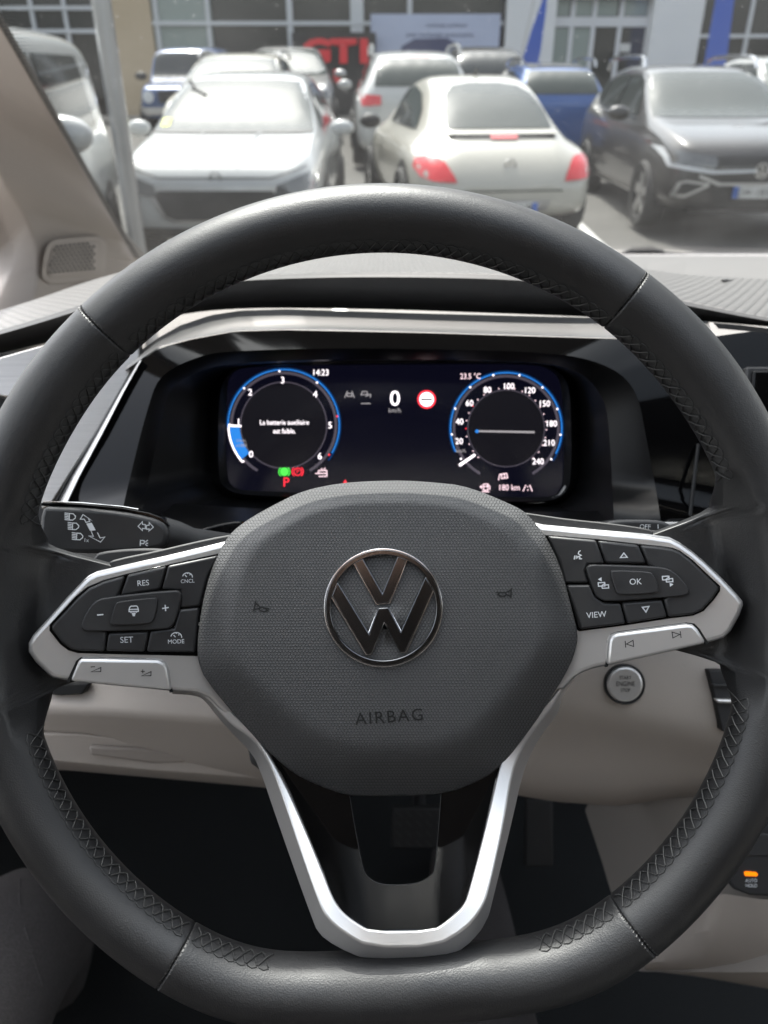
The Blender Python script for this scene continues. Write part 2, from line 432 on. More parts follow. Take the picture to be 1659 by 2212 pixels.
# ---- emblem (ring with two stacked letters)
EC = (828, 1313); ER = 126; rot = R(3.6)
def ex(x, y): return (EC[0] + ER * (x * math.cos(rot) - y * math.sin(rot)), EC[1] - ER * (x * math.sin(rot) + y * math.cos(rot)))
de = asurf(*EC) - .0012
emb = thing('x', 'x', 'x'); bpy.data.objects.remove(emb)
def ringplate(name, c, r0, r1, d, th, m, parent, n=72, bw=.0004):
    rows = []
    for rr, dd in ((r0, th), (r0, 0), (r1, 0), (r1, th)):
        rows.append([W(c[0] + rr * math.cos(2 * math.pi * i / n), c[1] + rr * math.sin(2 * math.pi * i / n), d) + FW * dd for i in range(n)])
    v, f = grid(rows, True, True); o = mobj(name, v, f, m, parent, smooth=35); bev(o, bw, 2); return o
ringp = ringplate('emblem_ring', EC, ER * .905, ER, de - .0004, .003, M['dark_chrome'], wheel)
ringplate('chrome_edge', EC, ER * .985, ER * 1.02, de + .0002, .003, M['bright_chrome'], ringp, bw=.0002)
LV = [(-.46, .80), (-.30, .875), (0, .25), (.30, .875), (.46, .80), (.105, .075), (-.105, .075)]
LW = [(-.875, .26), (-.755, .49), (-.275, -.42), (-.09, 0), (.09, 0), (.275, -.42), (.755, .49), (.875, .26), (.335, -.78), (.235, -.78), (0, -.24), (-.235, -.78), (-.335, -.78)]
for nm, pl in (('emblem_letter', LV), ('emblem_letter', LW)):
    plate(nm, [ex(*p) for p in pl], de - .0003, .002, M['dark_chrome'], wheel, bw=.0004, seg=2)
    plate('chrome_edge', [ex(p[0] * 1.0, p[1]) for p in [(x + (.022 if x > 0 else -.022) * (abs(x) > .001), y + (.02 if y > .3 else -.02)) for x, y in pl]], de + .0004, .002, M['bright_chrome'], ringp, bw=.0002, seg=1)
# ---- silver spokes
def c1(x, y): return (.2929 * x, 1026 + .2929 * y)
def c2(x, y): return (1134 + .3164 * x, 1080 + .3164 * y)
def off(h): return lambda x, y: dspoke(x, y) - h
LT = [(560, 1150), (483, 1170), (439, 1181), (351, 1202), (264, 1221), (205, 1235), (187, 1244), (176, 1254), (141, 1290), (103, 1333), (67, 1372), (57, 1390), (57, 1410), (73, 1433), (100, 1459), (111, 1467), (144, 1473), (250, 1483), (372, 1496), (422, 1499), (448, 1509), (486, 1550), (560, 1540), (600, 1350)]
RTP = [c2(*p) for p in [(-120, 130), (60, 152), (130, 168), (500, 203), (850, 233), (1000, 255), (1070, 290), (1150, 345), (1250, 430), (1360, 535), (1460, 640), (1500, 690), (1505, 720), (1480, 790), (1420, 900), (1370, 950), (1250, 985), (900, 1064), (560, 1140), (480, 1155), (400, 1185), (340, 1220), (270, 1300), (130, 1300), (-100, 700)]]
for pts in (LT, RTP):
    o = plate('spoke_trim', pts, off(0), .014, M['satin_silver'], wheel, bw=.0026, seg=3, ang=50)
# ---- button pods
def pod(conv, base, buttons, rocker, centre, tint):
    b = plate('button_base', [conv(*p) for p in base], off(.0006), .004, M['gloss_black'], wheel, bw=.0004)
    out = []
    for pts in buttons: out.append(plate('button', [conv(*p) for p in pts], off(.0026), .003, M['button_black'], wheel, bw=.0011, seg=3, ang=50))
    r = plate('rocker_switch', [conv(*p) for p in rocker], off(.0042), .004, M['button_black'], wheel, bw=.0013, seg=3, smooth_it=1)
    c = plate('button', [conv(*p) for p in centre], off(.0062), .004, M['button_black'], wheel, bw=.001, seg=3, smooth_it=1)
    return out, r, c
LB, LR_, LC = pod(c1, [(1640,572),(1230,660),(930,728),(760,774),(640,825),(555,895),(362,1105),(362,1150),(440,1248),(500,1295),(570,1315),(760,1322),(1470,1338),(1560,1000)],
    [[(915,745),(760,788),(650,838),(565,910),(378,1112),(378,1140),(452,1238),(520,1288),(580,1300),(765,1302),(780,1160),(640,1080),(870,890)],
     [(938,737),(1222,674),(1176,845),(885,893)], [(1236,670),(1606,594),(1535,740),(1472,968),(1328,982),(1330,850),(1190,845)],
     [(1320,992),(1468,978),(1436,1312),(1077,1305),(1108,1150),(1280,1130)], [(797,1166),(1092,1154),(1063,1306),(777,1301)]],
    [(690,935),(760,902),(1290,846),(1335,868),(1335,930),(1290,1085),(1262,1122),(1220,1142),(650,1158),(603,1142),(592,1100),(640,1000)],
    [(850,946),(880,933),(1140,903),(1163,918),(1150,1010),(1128,1080),(1090,1100),(830,1110),(808,1092),(835,1000)], 0)
RB, RR_, RC = pod(c2, [(60,232),(150,238),(500,266),(790,300),(930,314),(1010,326),(1060,346),(1145,408),(1336,588),(1336,622),(1292,684),(1222,760),(1150,792),(980,812),(700,856),(370,898),(250,800)],
    [[(158,246),(488,274),(546,436),(430,440),(412,480),(440,568),(272,568),(235,420)], [(285,580),(445,578),(480,660),(540,702),(655,704),(690,846),(378,886),(335,740)],
     [(500,278),(778,308),(832,436),(556,432)], [(790,310),(930,322),(1010,335),(1060,355),(1140,415),(1325,592),(1325,618),(1285,678),(1215,752),(1150,782),(984,800),(948,680),(1060,580),(842,437)], [(664,702),(938,680),(974,800),(702,844)]],
    [(416,480),(436,444),(500,440),(900,453),(985,468),(1045,508),(1120,600),(1124,640),(1092,657),(900,672),(560,697),(500,672),(478,640)],
    [(580,494),(606,478),(850,488),(880,508),(918,610),(908,637),(650,650),(622,632)], 1)
pw, pb = M['print_white'], M['print_black']
tb, tr, tcn = off(.00275), off(.00435), off(.00635)
def T(s, xy, cap, d, par, roll, m=pw, **k): return text('lettering', s, *xy, cap, d, m, par, roll=roll, **k)
def I(conv, lines, d, par, wd=2.2, m=pw): return strokes('symbol', [[conv(*p) for p in q] for q in lines], wd, d, m, par)
def gauge(cx, cy, r=36):
    a = [(cx + r * math.cos(R(t)), cy - r * .85 * math.sin(R(t))) for t in range(-8, 190, 18)]
    return [a, [(cx - 6, cy), (cx - 20, cy - 16)], [(cx, cy - r * .85), (cx, cy - r * .6)], [(cx + 22, cy - 20), (cx + 15, cy - 13)]]
T('RES', c1(1055, 796), 12.5, tb, LB[1], 4.5); T('SET', c1(934, 1215), 13.5, tb, LB[4], 2)
T('CNCL', c1(1383, 782), 8.2, tb, LB[2], 3); I(c1, gauge(1383, 752), tb, LB[2], 2)
T('MODE', c1(1298, 1228), 9.3, tb, LB[3], 2); I(c1, gauge(1300, 1196, 40), tb, LB[3], 2)
I(c1, [[(1196, 985), (1244, 977)], [(1218, 958), (1222, 1004)]], tr, LR_, 2.6); I(c1, [[(716, 1033), (762, 1029)]], tr, LR_, 2.8)
I(c1, [[(958, 975), (966, 968), (1006, 966), (1014, 972), (1020, 990), (1020, 1006), (952, 1008), (952, 992), (958, 975)], [(952, 992), (1020, 990)], [(966, 1012), (966, 1018)], [(1006, 1010), (1006, 1016)], [(972, 1020), (1000, 1019)], [(974, 1029), (998, 1028)], [(978, 1038), (996, 1037)]], tcn, LC, 2.2)
T('OK', c2(755, 557), 13.5, tcn, RC, 2); T('VIEW', c2(488, 783), 13.2, tb, RB[1], 5)
I(c2, [[(675, 362), (652, 393), (698, 391), (675, 362)]], tb, RB[2], 2.4); I(c2, [[(826, 765), (802, 733), (846, 727), (826, 765)]], tb, RB[4], 2.6)
I(c2, [[(380, 346), (368, 352), (364, 368), (372, 372)], [(372, 372), (384, 378), (366, 386), (376, 394), (372, 402), (390, 402)], [(360, 382), (360, 398)], [(350, 380), (349, 402)], [(340, 380), (336, 406)]], tb, RB[0], 2.0)
def windows(cx, cy): return [[(cx - 30, cy - 20), (cx + 14, cy - 22), (cx + 16, cy + 2), (cx - 28, cy + 4), (cx - 30, cy - 20)], [(cx - 4, cy + 6), (cx - 2, cy + 18), (cx + 42, cy + 16), (cx + 40, cy - 6), (cx + 16, cy - 4)], [(cx - 10, cy + 4), (cx + 18, cy - 18)]]
I(c2, windows(530, 585), tr, RR_, 2.2); I(c2, windows(968, 542), tr, RR_, 2.2)
flat('symbol', [[c2(498, 542), c2(522, 528), c2(524, 556)]], tr, pw, RR_); flat('symbol', [[c2(988, 566), c2(1014, 576), c2(990, 592)]], tr, pw, RR_)
# ---- silver volume and track rockers in the lower edge of the spokes
VR = plate('volume_rocker', [c1(*p) for p in [(572,1372),(600,1352),(1165,1362),(1215,1385),(1238,1425),(1262,1596),(880,1563),(508,1526)]], off(.0022), .0165, M['satin_silver'], wheel, bw=.0016, seg=3, ang=50)
TR = plate('track_rocker', [c2(*p) for p in [(572,960),(590,925),(630,908),(1100,846),(1150,852),(1185,885),(1246,982),(900,1060),(564,1134),(562,1060)]], off(.0022), .0165, M['satin_silver'], wheel, bw=.0016, seg=3, ang=50)
plate('rocker_gap', [c1(*p) for p in [(562,1370),(596,1344),(1168,1352),(1222,1378),(1246,1420),(1272,1602),(1250,1606),(1225,1420),(600,1370),(512,1530),(490,1526)]], off(.0003), .012, M['black_deep'], wheel, bw=0)
plate('rocker_gap', [c2(*p) for p in [(562,960),(582,918),(628,899),(1102,836),(1156,843),(1193,880),(1256,980),(1238,990),(1150,860),(620,930),(566,1138),(550,1142)]], off(.0003), .012, M['black_deep'], wheel, bw=0)
tv = off(.00235)
I(c1, [[(672, 1452), (744, 1420), (743, 1450), (672, 1452)], [(668, 1416), (700, 1414)]], tv, VR, 1.9, pb)
I(c1, [[(1044, 1482), (1114, 1450), (1113, 1480), (1044, 1482)], [(1038, 1448), (1068, 1448)], [(1053, 1434), (1053, 1462)]], tv, VR, 1.9, pb)
I(c2, [[(684, 962), (688, 1008)], [(738, 958), (692, 984), (742, 1000), (738, 958)]], tv, TR, 1.9, pb)
I(c2, [[(1060, 896), (1066, 942)], [(1004, 902), (1058, 918), (1010, 942), (1004, 902)]], tv, TR, 1.9, pb)
# ---- lower V trim with gloss insert
def c5(x, y): return (540 + .358 * x, 1566 + .358 * y)
Vb = [(372, 1490), (430, 1492), (455, 1500)] ; Vin = [(372, 1470), (432, 1472), (462, 1500)] + [c5(*p) for p in [(-90,-60),(0,20),(70,110),(130,200),(190,310),(250,430),(340,640),(430,860),(500,1045),(545,1115),(620,1180),(725,1245),(1105,1240),(1200,1172),(1290,1092),(1322,1000),(1400,700),(1455,470),(1505,250),(1545,170),(1640,40),(1740,-80),(1800,-140)]] + [(1205, 1488), (1232, 1452)]
Vout = [(372, 1494), (422, 1497), (446, 1507), (480, 1545)] + [c5(*p) for p in [(-110,0),(0,72),(60,140),(130,255),(200,440),(300,740),(420,1080),(470,1170),(560,1250),(720,1342),(1120,1337),(1300,1232),(1400,1110),(1440,1000),(1530,600),(1580,290),(1640,140),(1760,-30),(1830,-110)]] + [(1217, 1488), (1247, 1455)]
Vsil = [(372, 1499), (424, 1502), (444, 1514), (474, 1555)] + [c5(*p) for p in [(-100,60),(20,180),(80,330),(140,510),(265,870),(370,1160),(410,1262),(520,1342),(700,1422),(1150,1418),(1300,1352),(1430,1202),(1480,1000),(1590,550),(1640,320),(1700,160),(1780,30),(1860,-60)]] + [(1216, 1500), (1243, 1462)]
def dv(x, y): return .368 - .039 * sstep(1600, 2075, y)
NV = 140
def rs(pl): return resample(chaikin([(x, y, 0) for x, y in pl], 1, False), NV)
gi, go, gs = rs(Vin), rs(Vout), rs(Vsil)
rows = [[W(p.x, p.y, .378) for p in gi], [W(p.x, p.y, dv(p.x, p.y) + .0004) for p in gi], [W(p.x, p.y, dv(p.x, p.y)) for p in go], [W(p.x, p.y, dv(p.x, p.y) + .016 - .007 * sstep(1950, 2060, p.y)) for p in gs]]
rows.append([p + FW * .012 for p in rows[-1]])
v, f = grid(rows); o = mobj('lower_trim', v, [q[::-1] for q in f], M['satin_silver'], wheel, smooth=25); bev(o, .0011, 3, 25)
hole = [c5(*p) for p in [(560,200),(600,420),(640,660),(680,860),(705,915),(780,962),(900,966),(1020,955),(1100,905),(1118,860),(1150,480),(1165,200)]]
lim = [p for p in [c5(*q) for q in [(130,180),(250,430),(340,640),(430,860),(500,1045),(545,1115),(620,1180),(725,1245),(1105,1240),(1200,1172),(1290,1092),(1322,1000),(1400,700),(1455,470),(1520,180)]]]
gi2, gh = resample([(x, y, 0) for x, y in lim], 90), resample(chaikin([(x, y, 0) for x, y in hole], 2, False), 90)
rows = [[W(p.x, p.y, .3725) for p in gi2], [W(p.x, p.y, .3745) for p in gh], [W(p.x, p.y, .392) for p in gh]]
v, f = grid(rows); mobj('gloss_insert', v, f, M['gloss_black'], wheel, smooth=30)
mobj('insert_edge', *tube([W(p.x, p.y, dv(p.x, p.y) * 0 + .3746) for p in gh], .00022, 5), M['dash_lip'], wheel)
v, f = grid([[W(p.x, p.y, dv(p.x, p.y) + dd) for p in gi2] for dd in (.004, .0036)])
mobj('insert_lip', *tube([W(p.x, p.y, dv(p.x, p.y) * 0 + .3722) for p in gi2], .0005, 6), M['dark_chrome'], wheel)
# ---- soft covers behind the spokes, gearshift paddles, hub back and column
plate('spoke_cover', [c1(*p) for p in [(780, 655), (850, 620), (1150, 560), (1400, 500), (1660, 445), (1800, 430), (1800, 560), (1500, 600), (900, 720)]], lambda x, y: dspoke(x, y) + .006, .016, M['black_soft'], wheel, bw=.002, seg=2, smooth_it=1)
plate('spoke_cover', [c2(*p) for p in [(-40, 80), (60, 95), (300, 130), (600, 160), (840, 195), (890, 222), (850, 270), (400, 240), (-40, 180)]], lambda x, y: dspoke(x, y) + .006, .016, M['black_soft'], wheel, bw=.002, seg=2, smooth_it=1)
plate('shift_paddle', [c1(*p) for p in [(672, 650), (700, 590), (740, 568), (900, 548), (1100, 540), (1230, 548), (1350, 640), (1300, 720), (900, 760)]], .392, .004, M['black_soft'], wheel, bw=.0012, smooth_it=1)
plate('shift_paddle', [c2(*p) for p in [(520, 232), (560, 215), (700, 205), (860, 205), (950, 215), (1000, 235), (1040, 270), (900, 330), (560, 300)]], .392, .004, M['black_soft'], wheel, bw=.0012, smooth_it=1)
plate('hub_back', [(470, 1200), (560, 1120), (1120, 1110), (1190, 1190), (1230, 1370), (1120, 1560), (960, 1640), (700, 1650), (520, 1560), (440, 1400)], .374, .03, M['black_matte'], wheel, bw=.003)
# ================================================================== column and stalks
colm = thing('steering_column', 'black shroud of the steering column behind the wheel hub', 'column', W(830, 1300, .47))
rows = []
for d, wdt, ytop, ybot in ((.405, 205, 1135, 1560), (.44, 205, 1125, 1570), (.50, 200, 1118, 1560), (.60, 190, 1110, 1540)):
    c = ((ytop + ybot) / 2)
    rows.append([W(835 + wdt * abs(math.cos(a)) ** .6 * (1 if math.cos(a) > 0 else -1), c + (ybot - ytop) / 2 * abs(math.sin(a)) ** .6 * (1 if math.sin(a) > 0 else -1), d) for a in [2 * math.pi * k / 40 for k in range(40)]])
v, f = grid(rows, True); f.append(tuple(range(40))); mobj('shroud', v, [q[::-1] for q in f], M['black_matte'], colm, smooth=50)
def stalk(name, label, outline, d, th, arm, tip_d):
    s = thing(name, label, 'stalk', W(*outline[0], d))
    b = plate('handle', outline, tip_d, th, M['button_black'], s, bw=.004, seg=4, smooth_it=1)
    if arm: mobj('arm', *tube(arm[0], arm[1], 14), M['black_soft'], s)
    return s, b
def sdl(x, y): return .405 + .00012 * max(0, x - 100) * .35
s1, h1 = stalk('indicator_stalk', 'black indicator and headlight stalk left of the wheel hub', [c1(*p) for p in [(300,228),(370,232),(600,240),(900,270),(1080,305),(1185,340),(1232,390),(1240,450),(1222,515),(1165,548),(1000,566),(700,586),(345,562),(280,540)]], .41, .016,
    ([W(*c1(1150, 430), .425), W(*c1(1290, 450), .43), W(*c1(1400, 500), .435), W(*c1(1700, 540), .46)], [.010, .0085, .0085, .0085]), sdl)
plate('gloss_strip', [c1(*p) for p in [(300,204),(370,200),(600,212),(900,240),(1100,280),(1200,316),(1250,380),(1225,372),(1170,335),(1080,302),(900,268),(600,238),(300,228)]], lambda x, y: sdl(x, y) + .0025, .014, M['gloss_black'], s1, bw=.0012)
mobj('chrome_line', *tube([W(*c1(*p), .4085) for p in [(320, 203), (370, 199), (600, 208), (900, 236), (1020, 256)]], .0005, 6), M['bright_chrome'], s1)
sp_ = lambda x, y: sdl(x, y) - .00025
def I2(lines, wd=1.8): strokes('symbol', [[c1(*p) for p in q] for q in lines], wd, sp_, M['print_white'], h1)
for ox, oy in ((0, 0), (24, 70), (54, 145)):
    I2([[(512 + ox, 284 + oy), (510 + ox, 332 + oy), (536 + ox, 333 + oy), (555 + ox, 318 + oy), (557 + ox, 304 + oy), (540 + ox, 286 + oy), (512 + ox, 284 + oy)]] + [[(476 + ox, 280 + oy + k * 12), (506 + ox, 284 + oy + k * 12)] for k in range(5)], 2.0)
T2 = text('lettering', '1x', *c1(636, 480), 8.5, sp_, M['print_white'], h1, roll=-3)
I2([[(612, 292), (592, 326), (622, 326), (634, 350), (662, 342), (652, 322), (680, 338), (612, 292)], [(672, 414), (688, 452), (655, 450), (742, 495), (772, 458), (738, 464), (718, 424)]], 1.8)
flat('symbol', [[c1(*p) for p in ((636, 358), (676, 352), (706, 408), (664, 412))]], sp_, M['print_white'], h1)
I2([[(1018, 378), (1050, 345), (1050, 364), (1072, 366), (1072, 396), (1050, 394), (1050, 410), (1018, 378)], [(1131, 385), (1100, 350), (1100, 370), (1080, 372), (1080, 400), (1100, 398), (1098, 414), (1131, 385)]], 1.9)
I2([[(1034, 524), (1036, 482), (1062, 484), (1066, 494), (1060, 506), (1038, 506)], [(1074, 504), (1092, 504)], [(1072, 494), (1090, 480)], [(1072, 512), (1088, 524)]], 2.0)
s2, h2 = stalk('wiper_stalk', 'black wiper stalk right of the hub showing the word OFF', [c2(*p) for p in [(535,160),(600,142),(700,134),(890,136),(960,148),(1010,180),(1060,260),(900,330),(500,300)]], .43, .016, ([W(*c2(520, 260), .44), W(*c2(300, 300), .46)], .009), .418)
text('lettering', 'OFF', *c2(820, 182), 10, .4177, M['print_white'], h2, roll=-2)
strokes('symbol', [[c2(908, 168), c2(910, 196)]], 2, .4177, M['print_white'], h2)
# ================================================================== dashboard
dash = thing('dashboard', 'grained dashboard with silver strip above the cluster and beige lower panels', 'dashboard', WY(830, 900, .75))
XS = [-700, -350, -150, 0, 98, 176, 250, 330, 420, 550, 700, 830, 1000, 1150, 1300, 1400, 1483, 1570, 1659, 1850, 2200, 2800]
def yline(pts):
    def g(x):
        if x <= pts[0][0]: return pts[0][1] + (x - pts[0][0]) * (pts[1][1] - pts[0][1]) / (pts[1][0] - pts[0][0])
        for (a, b), (c, d) in zip(pts, pts[1:]):
            if x <= c: return b + (d - b) * (x - a) / (c - a)
        return pts[-1][1] + (x - pts[-1][0]) * (pts[-1][1] - pts[-2][1]) / (pts[-1][0] - pts[-2][0])
    return g
y_lipb = yline([(0, 764), (110, 737), (250, 710), (343, 690), (420, 672), (520, 664), (830, 668), (1268, 684), (1400, 690), (1524, 694), (1659, 706), (2200, 745)])
y_lip = yline([(0, 722), (98, 694), (176, 668), (300, 636), (420, 614), (550, 604), (700, 599), (830, 598), (1000, 600), (1150, 606), (1300, 624), (1400, 643), (1483, 660), (1659, 694), (2200, 770)])
y_tex = yline([(0, 713), (98, 684), (176, 658), (300, 626), (420, 604), (550, 594), (700, 589), (830, 588), (1000, 590), (1150, 596), (1300, 614), (1400, 633), (1483, 652), (1659, 688), (2200, 764)])
y_far = yline([(0, 671), (81, 647), (182, 609), (244, 592), (330, 570), (420, 557), (550, 545), (830, 538), (1100, 548), (1300, 566), (1410, 584), (1474, 594), (1600, 600), (1659, 603), (2200, 625)])
YL = .60
def row(fn, Y): return [WY(x, fn(x), Y(x) if callable(Y) else Y) for x in XS]
rA = row(y_lipb, YL + .035); rB = row(lambda x: y_lip(x) * .35 + y_lipb(x) * .65, YL + .012); rC = row(y_lip, YL + .004); rD = row(y_tex, YL + .012)
rE = row(lambda x: y_tex(x) * .62 + y_far(x) * .38, YL + .09); rF = row(y_far, YL + .24)
back = []
for x in XS:
    if x < 300: back.append(WY(x, y_far(x) + 25, 1.0))
    else: back.append(WY(x, 561 + max(0, 420 - x) * .2, 1.6))
v, f = grid([rA, rB, rC]); subsurf(mobj('pad_lip', v, f, M['dash_lip'], dash, smooth=180), 2)
v, f = grid([rC, rD]); subsurf(mobj('pad_edge', v, f, M['dash_lip'], dash, smooth=180), 1)
v, f = grid([rD, rE, rF]); subsurf(mobj('top_pad', v, f, M['dash_grain'], dash, smooth=180), 2)
rG = [p + Vector((0, .004, -.004)) for p in rF]
v, f = grid([rF, rG, back, [p + Vector((0, .35, -.06)) for p in back]]); mobj('demister_shelf', v, f, M['dash_rear'], dash, smooth=60)
mobj('shelf_seam', *tube([WY(1560, 606, .79), WY(1610, 606, .86), WY(1659, 628, .80), WY(1750, 650, .78)], .0012, 6), M['dash_lip'], dash)
# silver strip over the cluster
st = [(283, 775), (310, 752), (343, 729), (389, 703), (454, 681), (519, 671), (617, 668), (715, 671), (910, 677), (1268, 686), (1400, 690), (1530, 694)]
sb = [(270, 800), (310, 772), (343, 749), (409, 732), (506, 714), (617, 711), (715, 712), (910, 717), (1300, 729), (1400, 732), (1544, 737)]
NS = 70
a, b = resample([(x, y, 0) for x, y in st], NS), resample([(x, y, 0) for x, y in sb], NS)
rows = [[WY(p.x, p.y, YL + .03) for p in a], [WY(p.x, p.y, YL + .004) for p in a], [WY(p.x, p.y, YL - .036) for p in b], [WY(p.x, p.y, YL + .02) for p in b]]
v, f = grid(rows); bev(mobj('silver_strip', v, f, M['strip_silver'], dash, smooth=20), .001, 2)
s3 = [(1540, 697), (1600, 702), (1659, 709), (2100, 745)]; s4 = [(1552, 710), (1600, 714), (1659, 720), (2100, 757)]
a, b = resample([(x, y, 0) for x, y in s3], 20), resample([(x, y, 0) for x, y in s4], 20)
v, f = grid([[WY(p.x, p.y, YL + .02) for p in a], [WY(p.x, p.y, YL - .01) for p in a], [WY(p.x, p.y, YL - .01) for p in b], [WY(p.x, p.y, YL + .02) for p in b]]); mobj('silver_strip', v, f, M['strip_silver'], dash, smooth=30)
# brushed decor panel at the left with its silver edge, vent below it
plate('decor_panel', [(-500, 880), (-500, 830), (-150, 790), (0, 772), (120, 738), (300, 712), (300, 775), (205, 940), (112, 1085), (90, 1100), (60, 862), (0, 855), (-300, 890)], .60, .01, M['brushed'], dash, bw=.001)
plate('air_vent', [(-400, 895), (0, 858), (70, 862), (100, 1090), (80, 1300), (-400, 1300)], .61, .02, M['black_matte'], dash, bw=.001)
for k in range(4): plate('vent_slat', [(-400, 930 + 40 * k), (70, 890 + 40 * k), (70, 897 + 40 * k), (-400, 938 + 40 * k)], .604, .012, M['black_soft'], dash, bw=.0006)
lt = [(300, 778), (258, 846), (205, 938), (150, 1030), (118, 1090)]
def side(dx, d): return [W(x + dx * (y - 700) / 390, y, d) for x, y in lt]
v, f = grid([side(-2, .60), side(-1, .572), side(8, .570), side(10, .572)]); mobj('edge_gap', v, f, M['gloss_black'], dash)
v, f = grid([side(9, .575), side(10, .562), side(24, .560), side(28, .566)]); mobj('edge_trim', v, f, M['satin_silver'], dash, smooth=60)
# ---------------- instrument cluster
clus = thing('instrument_cluster', 'digital instrument cluster in gloss black surround with two round gauges', 'instrument cluster', W(855, 930, .6))
CC = (850, 940)
O = [(300, 785), (343, 752), (409, 734), (506, 716), (617, 713), (910, 719), (1300, 731), (1545, 736), (1560, 712), (1700, 722), (2100, 760), (2100, 1220), (100, 1220), (122, 1090), (220, 940)]
M1 = [(262, 1110), (286, 1010), (304, 936), (324, 866), (339, 822), (374, 793), (430, 770), (476, 759), (700, 752), (1000, 755), (1188, 762), (1275, 776), (1340, 804), (1378, 850), (1396, 946), (1430, 1130), (1430, 1190), (250, 1190)]
M2 = [(306, 1110), (339, 951), (360, 858), (374, 832), (418, 806), (491, 783), (800, 774), (1188, 781), (1262, 808), (1298, 850), (1315, 898), (1326, 1121), (1330, 1165), (296, 1165)]
G = [(452, 1030), (455, 852), (476, 818), (512, 789), (700, 781), (1170, 778), (1235, 812), (1250, 852), (1252, 1040), (1228, 1078), (1190, 1096), (520, 1084), (470, 1060)]
DS = [(489, 1035), (489, 835), (500, 806), (528, 792), (800, 788), (1150, 786), (1193, 799), (1216, 830), (1219, 1040), (1207, 1066), (1180, 1077), (530, 1062), (502, 1052)]
N = 200
def sr(P, it=1): return star_ring(chaikin([(x, y, 0) for x, y in P], it), CC, N)
rO, r1, r2, rg, rd = sr(O, 0), sr(M1, 2), sr(M2, 2), sr(G, 2), sr(DS, 2)
def lay(r, d): return [W(p.x, p.y, fdep(d, p.x, p.y)) for p in r]
def low(a, b): return lambda x, y: a + (b - a) * sstep(1040, 1120, y)
v, f = grid([lay(rO, .585), lay(rO, .565), lay(r1, low(.556, .53))], True); mobj('gloss_surround', v, f, M['gloss_black'], clus, smooth=40)
mid = [a.lerp(b, .35) for a, b in zip(r1, r2)]
v, f = grid([lay(r1, low(.556, .53)), lay(mid, low(.560, .535)), lay(r2, low(.572, .54))], True); mobj('inner_rim', v, f, M['hood_black'], clus, smooth=40)
v, f = grid([lay(r2, low(.572, .54)), lay(rg, .622)], True); mobj('hood_funnel', v, f, M['hood_black'], clus, smooth=40)
gm = [a.lerp(b, .5) for a, b in zip(rg, rd)]
v, f = grid([lay(rg, .622), lay(gm, .612), lay(rd, .620)], True); mobj('display_frame', v, f, M['hood_black'], clus, smooth=60)
mobj('frame_highlight', *tube([W(p.x, p.y, .6165) for p in resample([(520, 1066, 0), (536, 1070, 0), (800, 1076, 0), (1178, 1085, 0), (1206, 1074, 0), (1222, 1050, 0)], 30)], .0012, 6), M['satin_silver'], clus)
mobj('frame_highlight', *tube([W(p.x, p.y, .616) for p in resample([(496, 806, 0), (520, 788, 0), (700, 783, 0), (1160, 781, 0), (1190, 790, 0)], 30)], .0010, 6), M['dash_lip'], clus)
disp = mobj('display', lay(rd, .621), [tuple(range(N))[::-1]], M['display_glass'], clus, smooth=0)
# printed light on the screen
def c6(x, y): return (432 + .5208 * x, 756 + .5208 * y)
dD = .6200
def ann(name, c, r0, r1, a0, a1, d, m, n=60):
    A, B = arc(*c, r0, a0, a1, n), arc(*c, r1, a0, a1, n)
    return flat(name, [[A[i], A[i + 1], B[i + 1], B[i]] for i in range(n)], d, m, disp)
gl, gr_ = c6(347, 312), c6(1270, 325)
for c, a0, a1 in ((gl, -38, 182), (gr_, -35, 205)):
    ann('dial_glow', c, 121, 124.5, a0, a1, dD, M['glow_bluedim']); ann('dial_glow', c, 118.8, 121.3, a0 + 8, a1, dD - .0001, M['glow_blue'])
    ann('dial_ring', c, 110, 116, -60, 240, dD, M['dial_ring'])
ann('dial_face', gl, 0.1, 92, 0, 360, dD, M['dial_face']); ann('dial_ring', gl, 92, 94.5, 0, 360, dD - .0001, M['dial_ring'])
ann('dial_face', gr_, 0.1, 82, 0, 360, dD, M['dial_face']); ann('dial_ring', gr_, 82, 84, 0, 360, dD - .0001, M['dial_ring'])
ann('rev_bar', gl, 95, 118, 182, 219, dD - .0002, M['glow_blue'], 20); ann('rev_bar', gl, 117.5, 121, 182, 222, dD - .0003, M['glow_white'], 20)
flat('needle', [[c6(117, 309), c6(172, 312), c6(172, 320), c6(117, 318)]], dD - .0004, M['glow_white'], disp)
flat('needle', [[c6(1138, 430), c6(1144, 438), c6(1079, 484), c6(1072, 474)]], dD - .0004, M['glow_white'], disp)
flat('needle', [[c6(1147, 333), c6(1388, 337), c6(1388, 345), c6(1147, 340)]], dD - .0004, M['glow_grey'], disp)
flat('marker', [arc(*c6(1149, 337), 4, 0, 330, 11)], dD - .0005, M['glow_blue'], disp)
def num(s, x, y, cap=14, m='glow_white', nm='numeral', **k): return text(nm, s, *c6(x, y), cap, dD - .0005, M[m], disp, **k)
for s, x, y in (('0', 212, 432), ('1', 160, 298), ('2', 208, 175), ('3', 343, 125), ('4', 478, 183), ('5', 540, 312), ('6', 497, 440)): num(s, x, y, 14.5)
for s, x, y in (('20', 1075, 378), ('40', 1077, 297), ('60', 1118, 220), ('80', 1192, 165), ('100', 1280, 150), ('120', 1367, 167), ('150', 1428, 222), ('180', 1457, 305), ('210', 1448, 385), ('240', 1402, 462)): num(s, x, y, 13.5, squeeze=.92)
num('14:23', 500, 93, 13.5, nm='lettering', squeeze=.9); num('23.5 \u00b0C', 1122, 108, 12.5, 'glow_pink', nm='lettering', squeeze=.85)
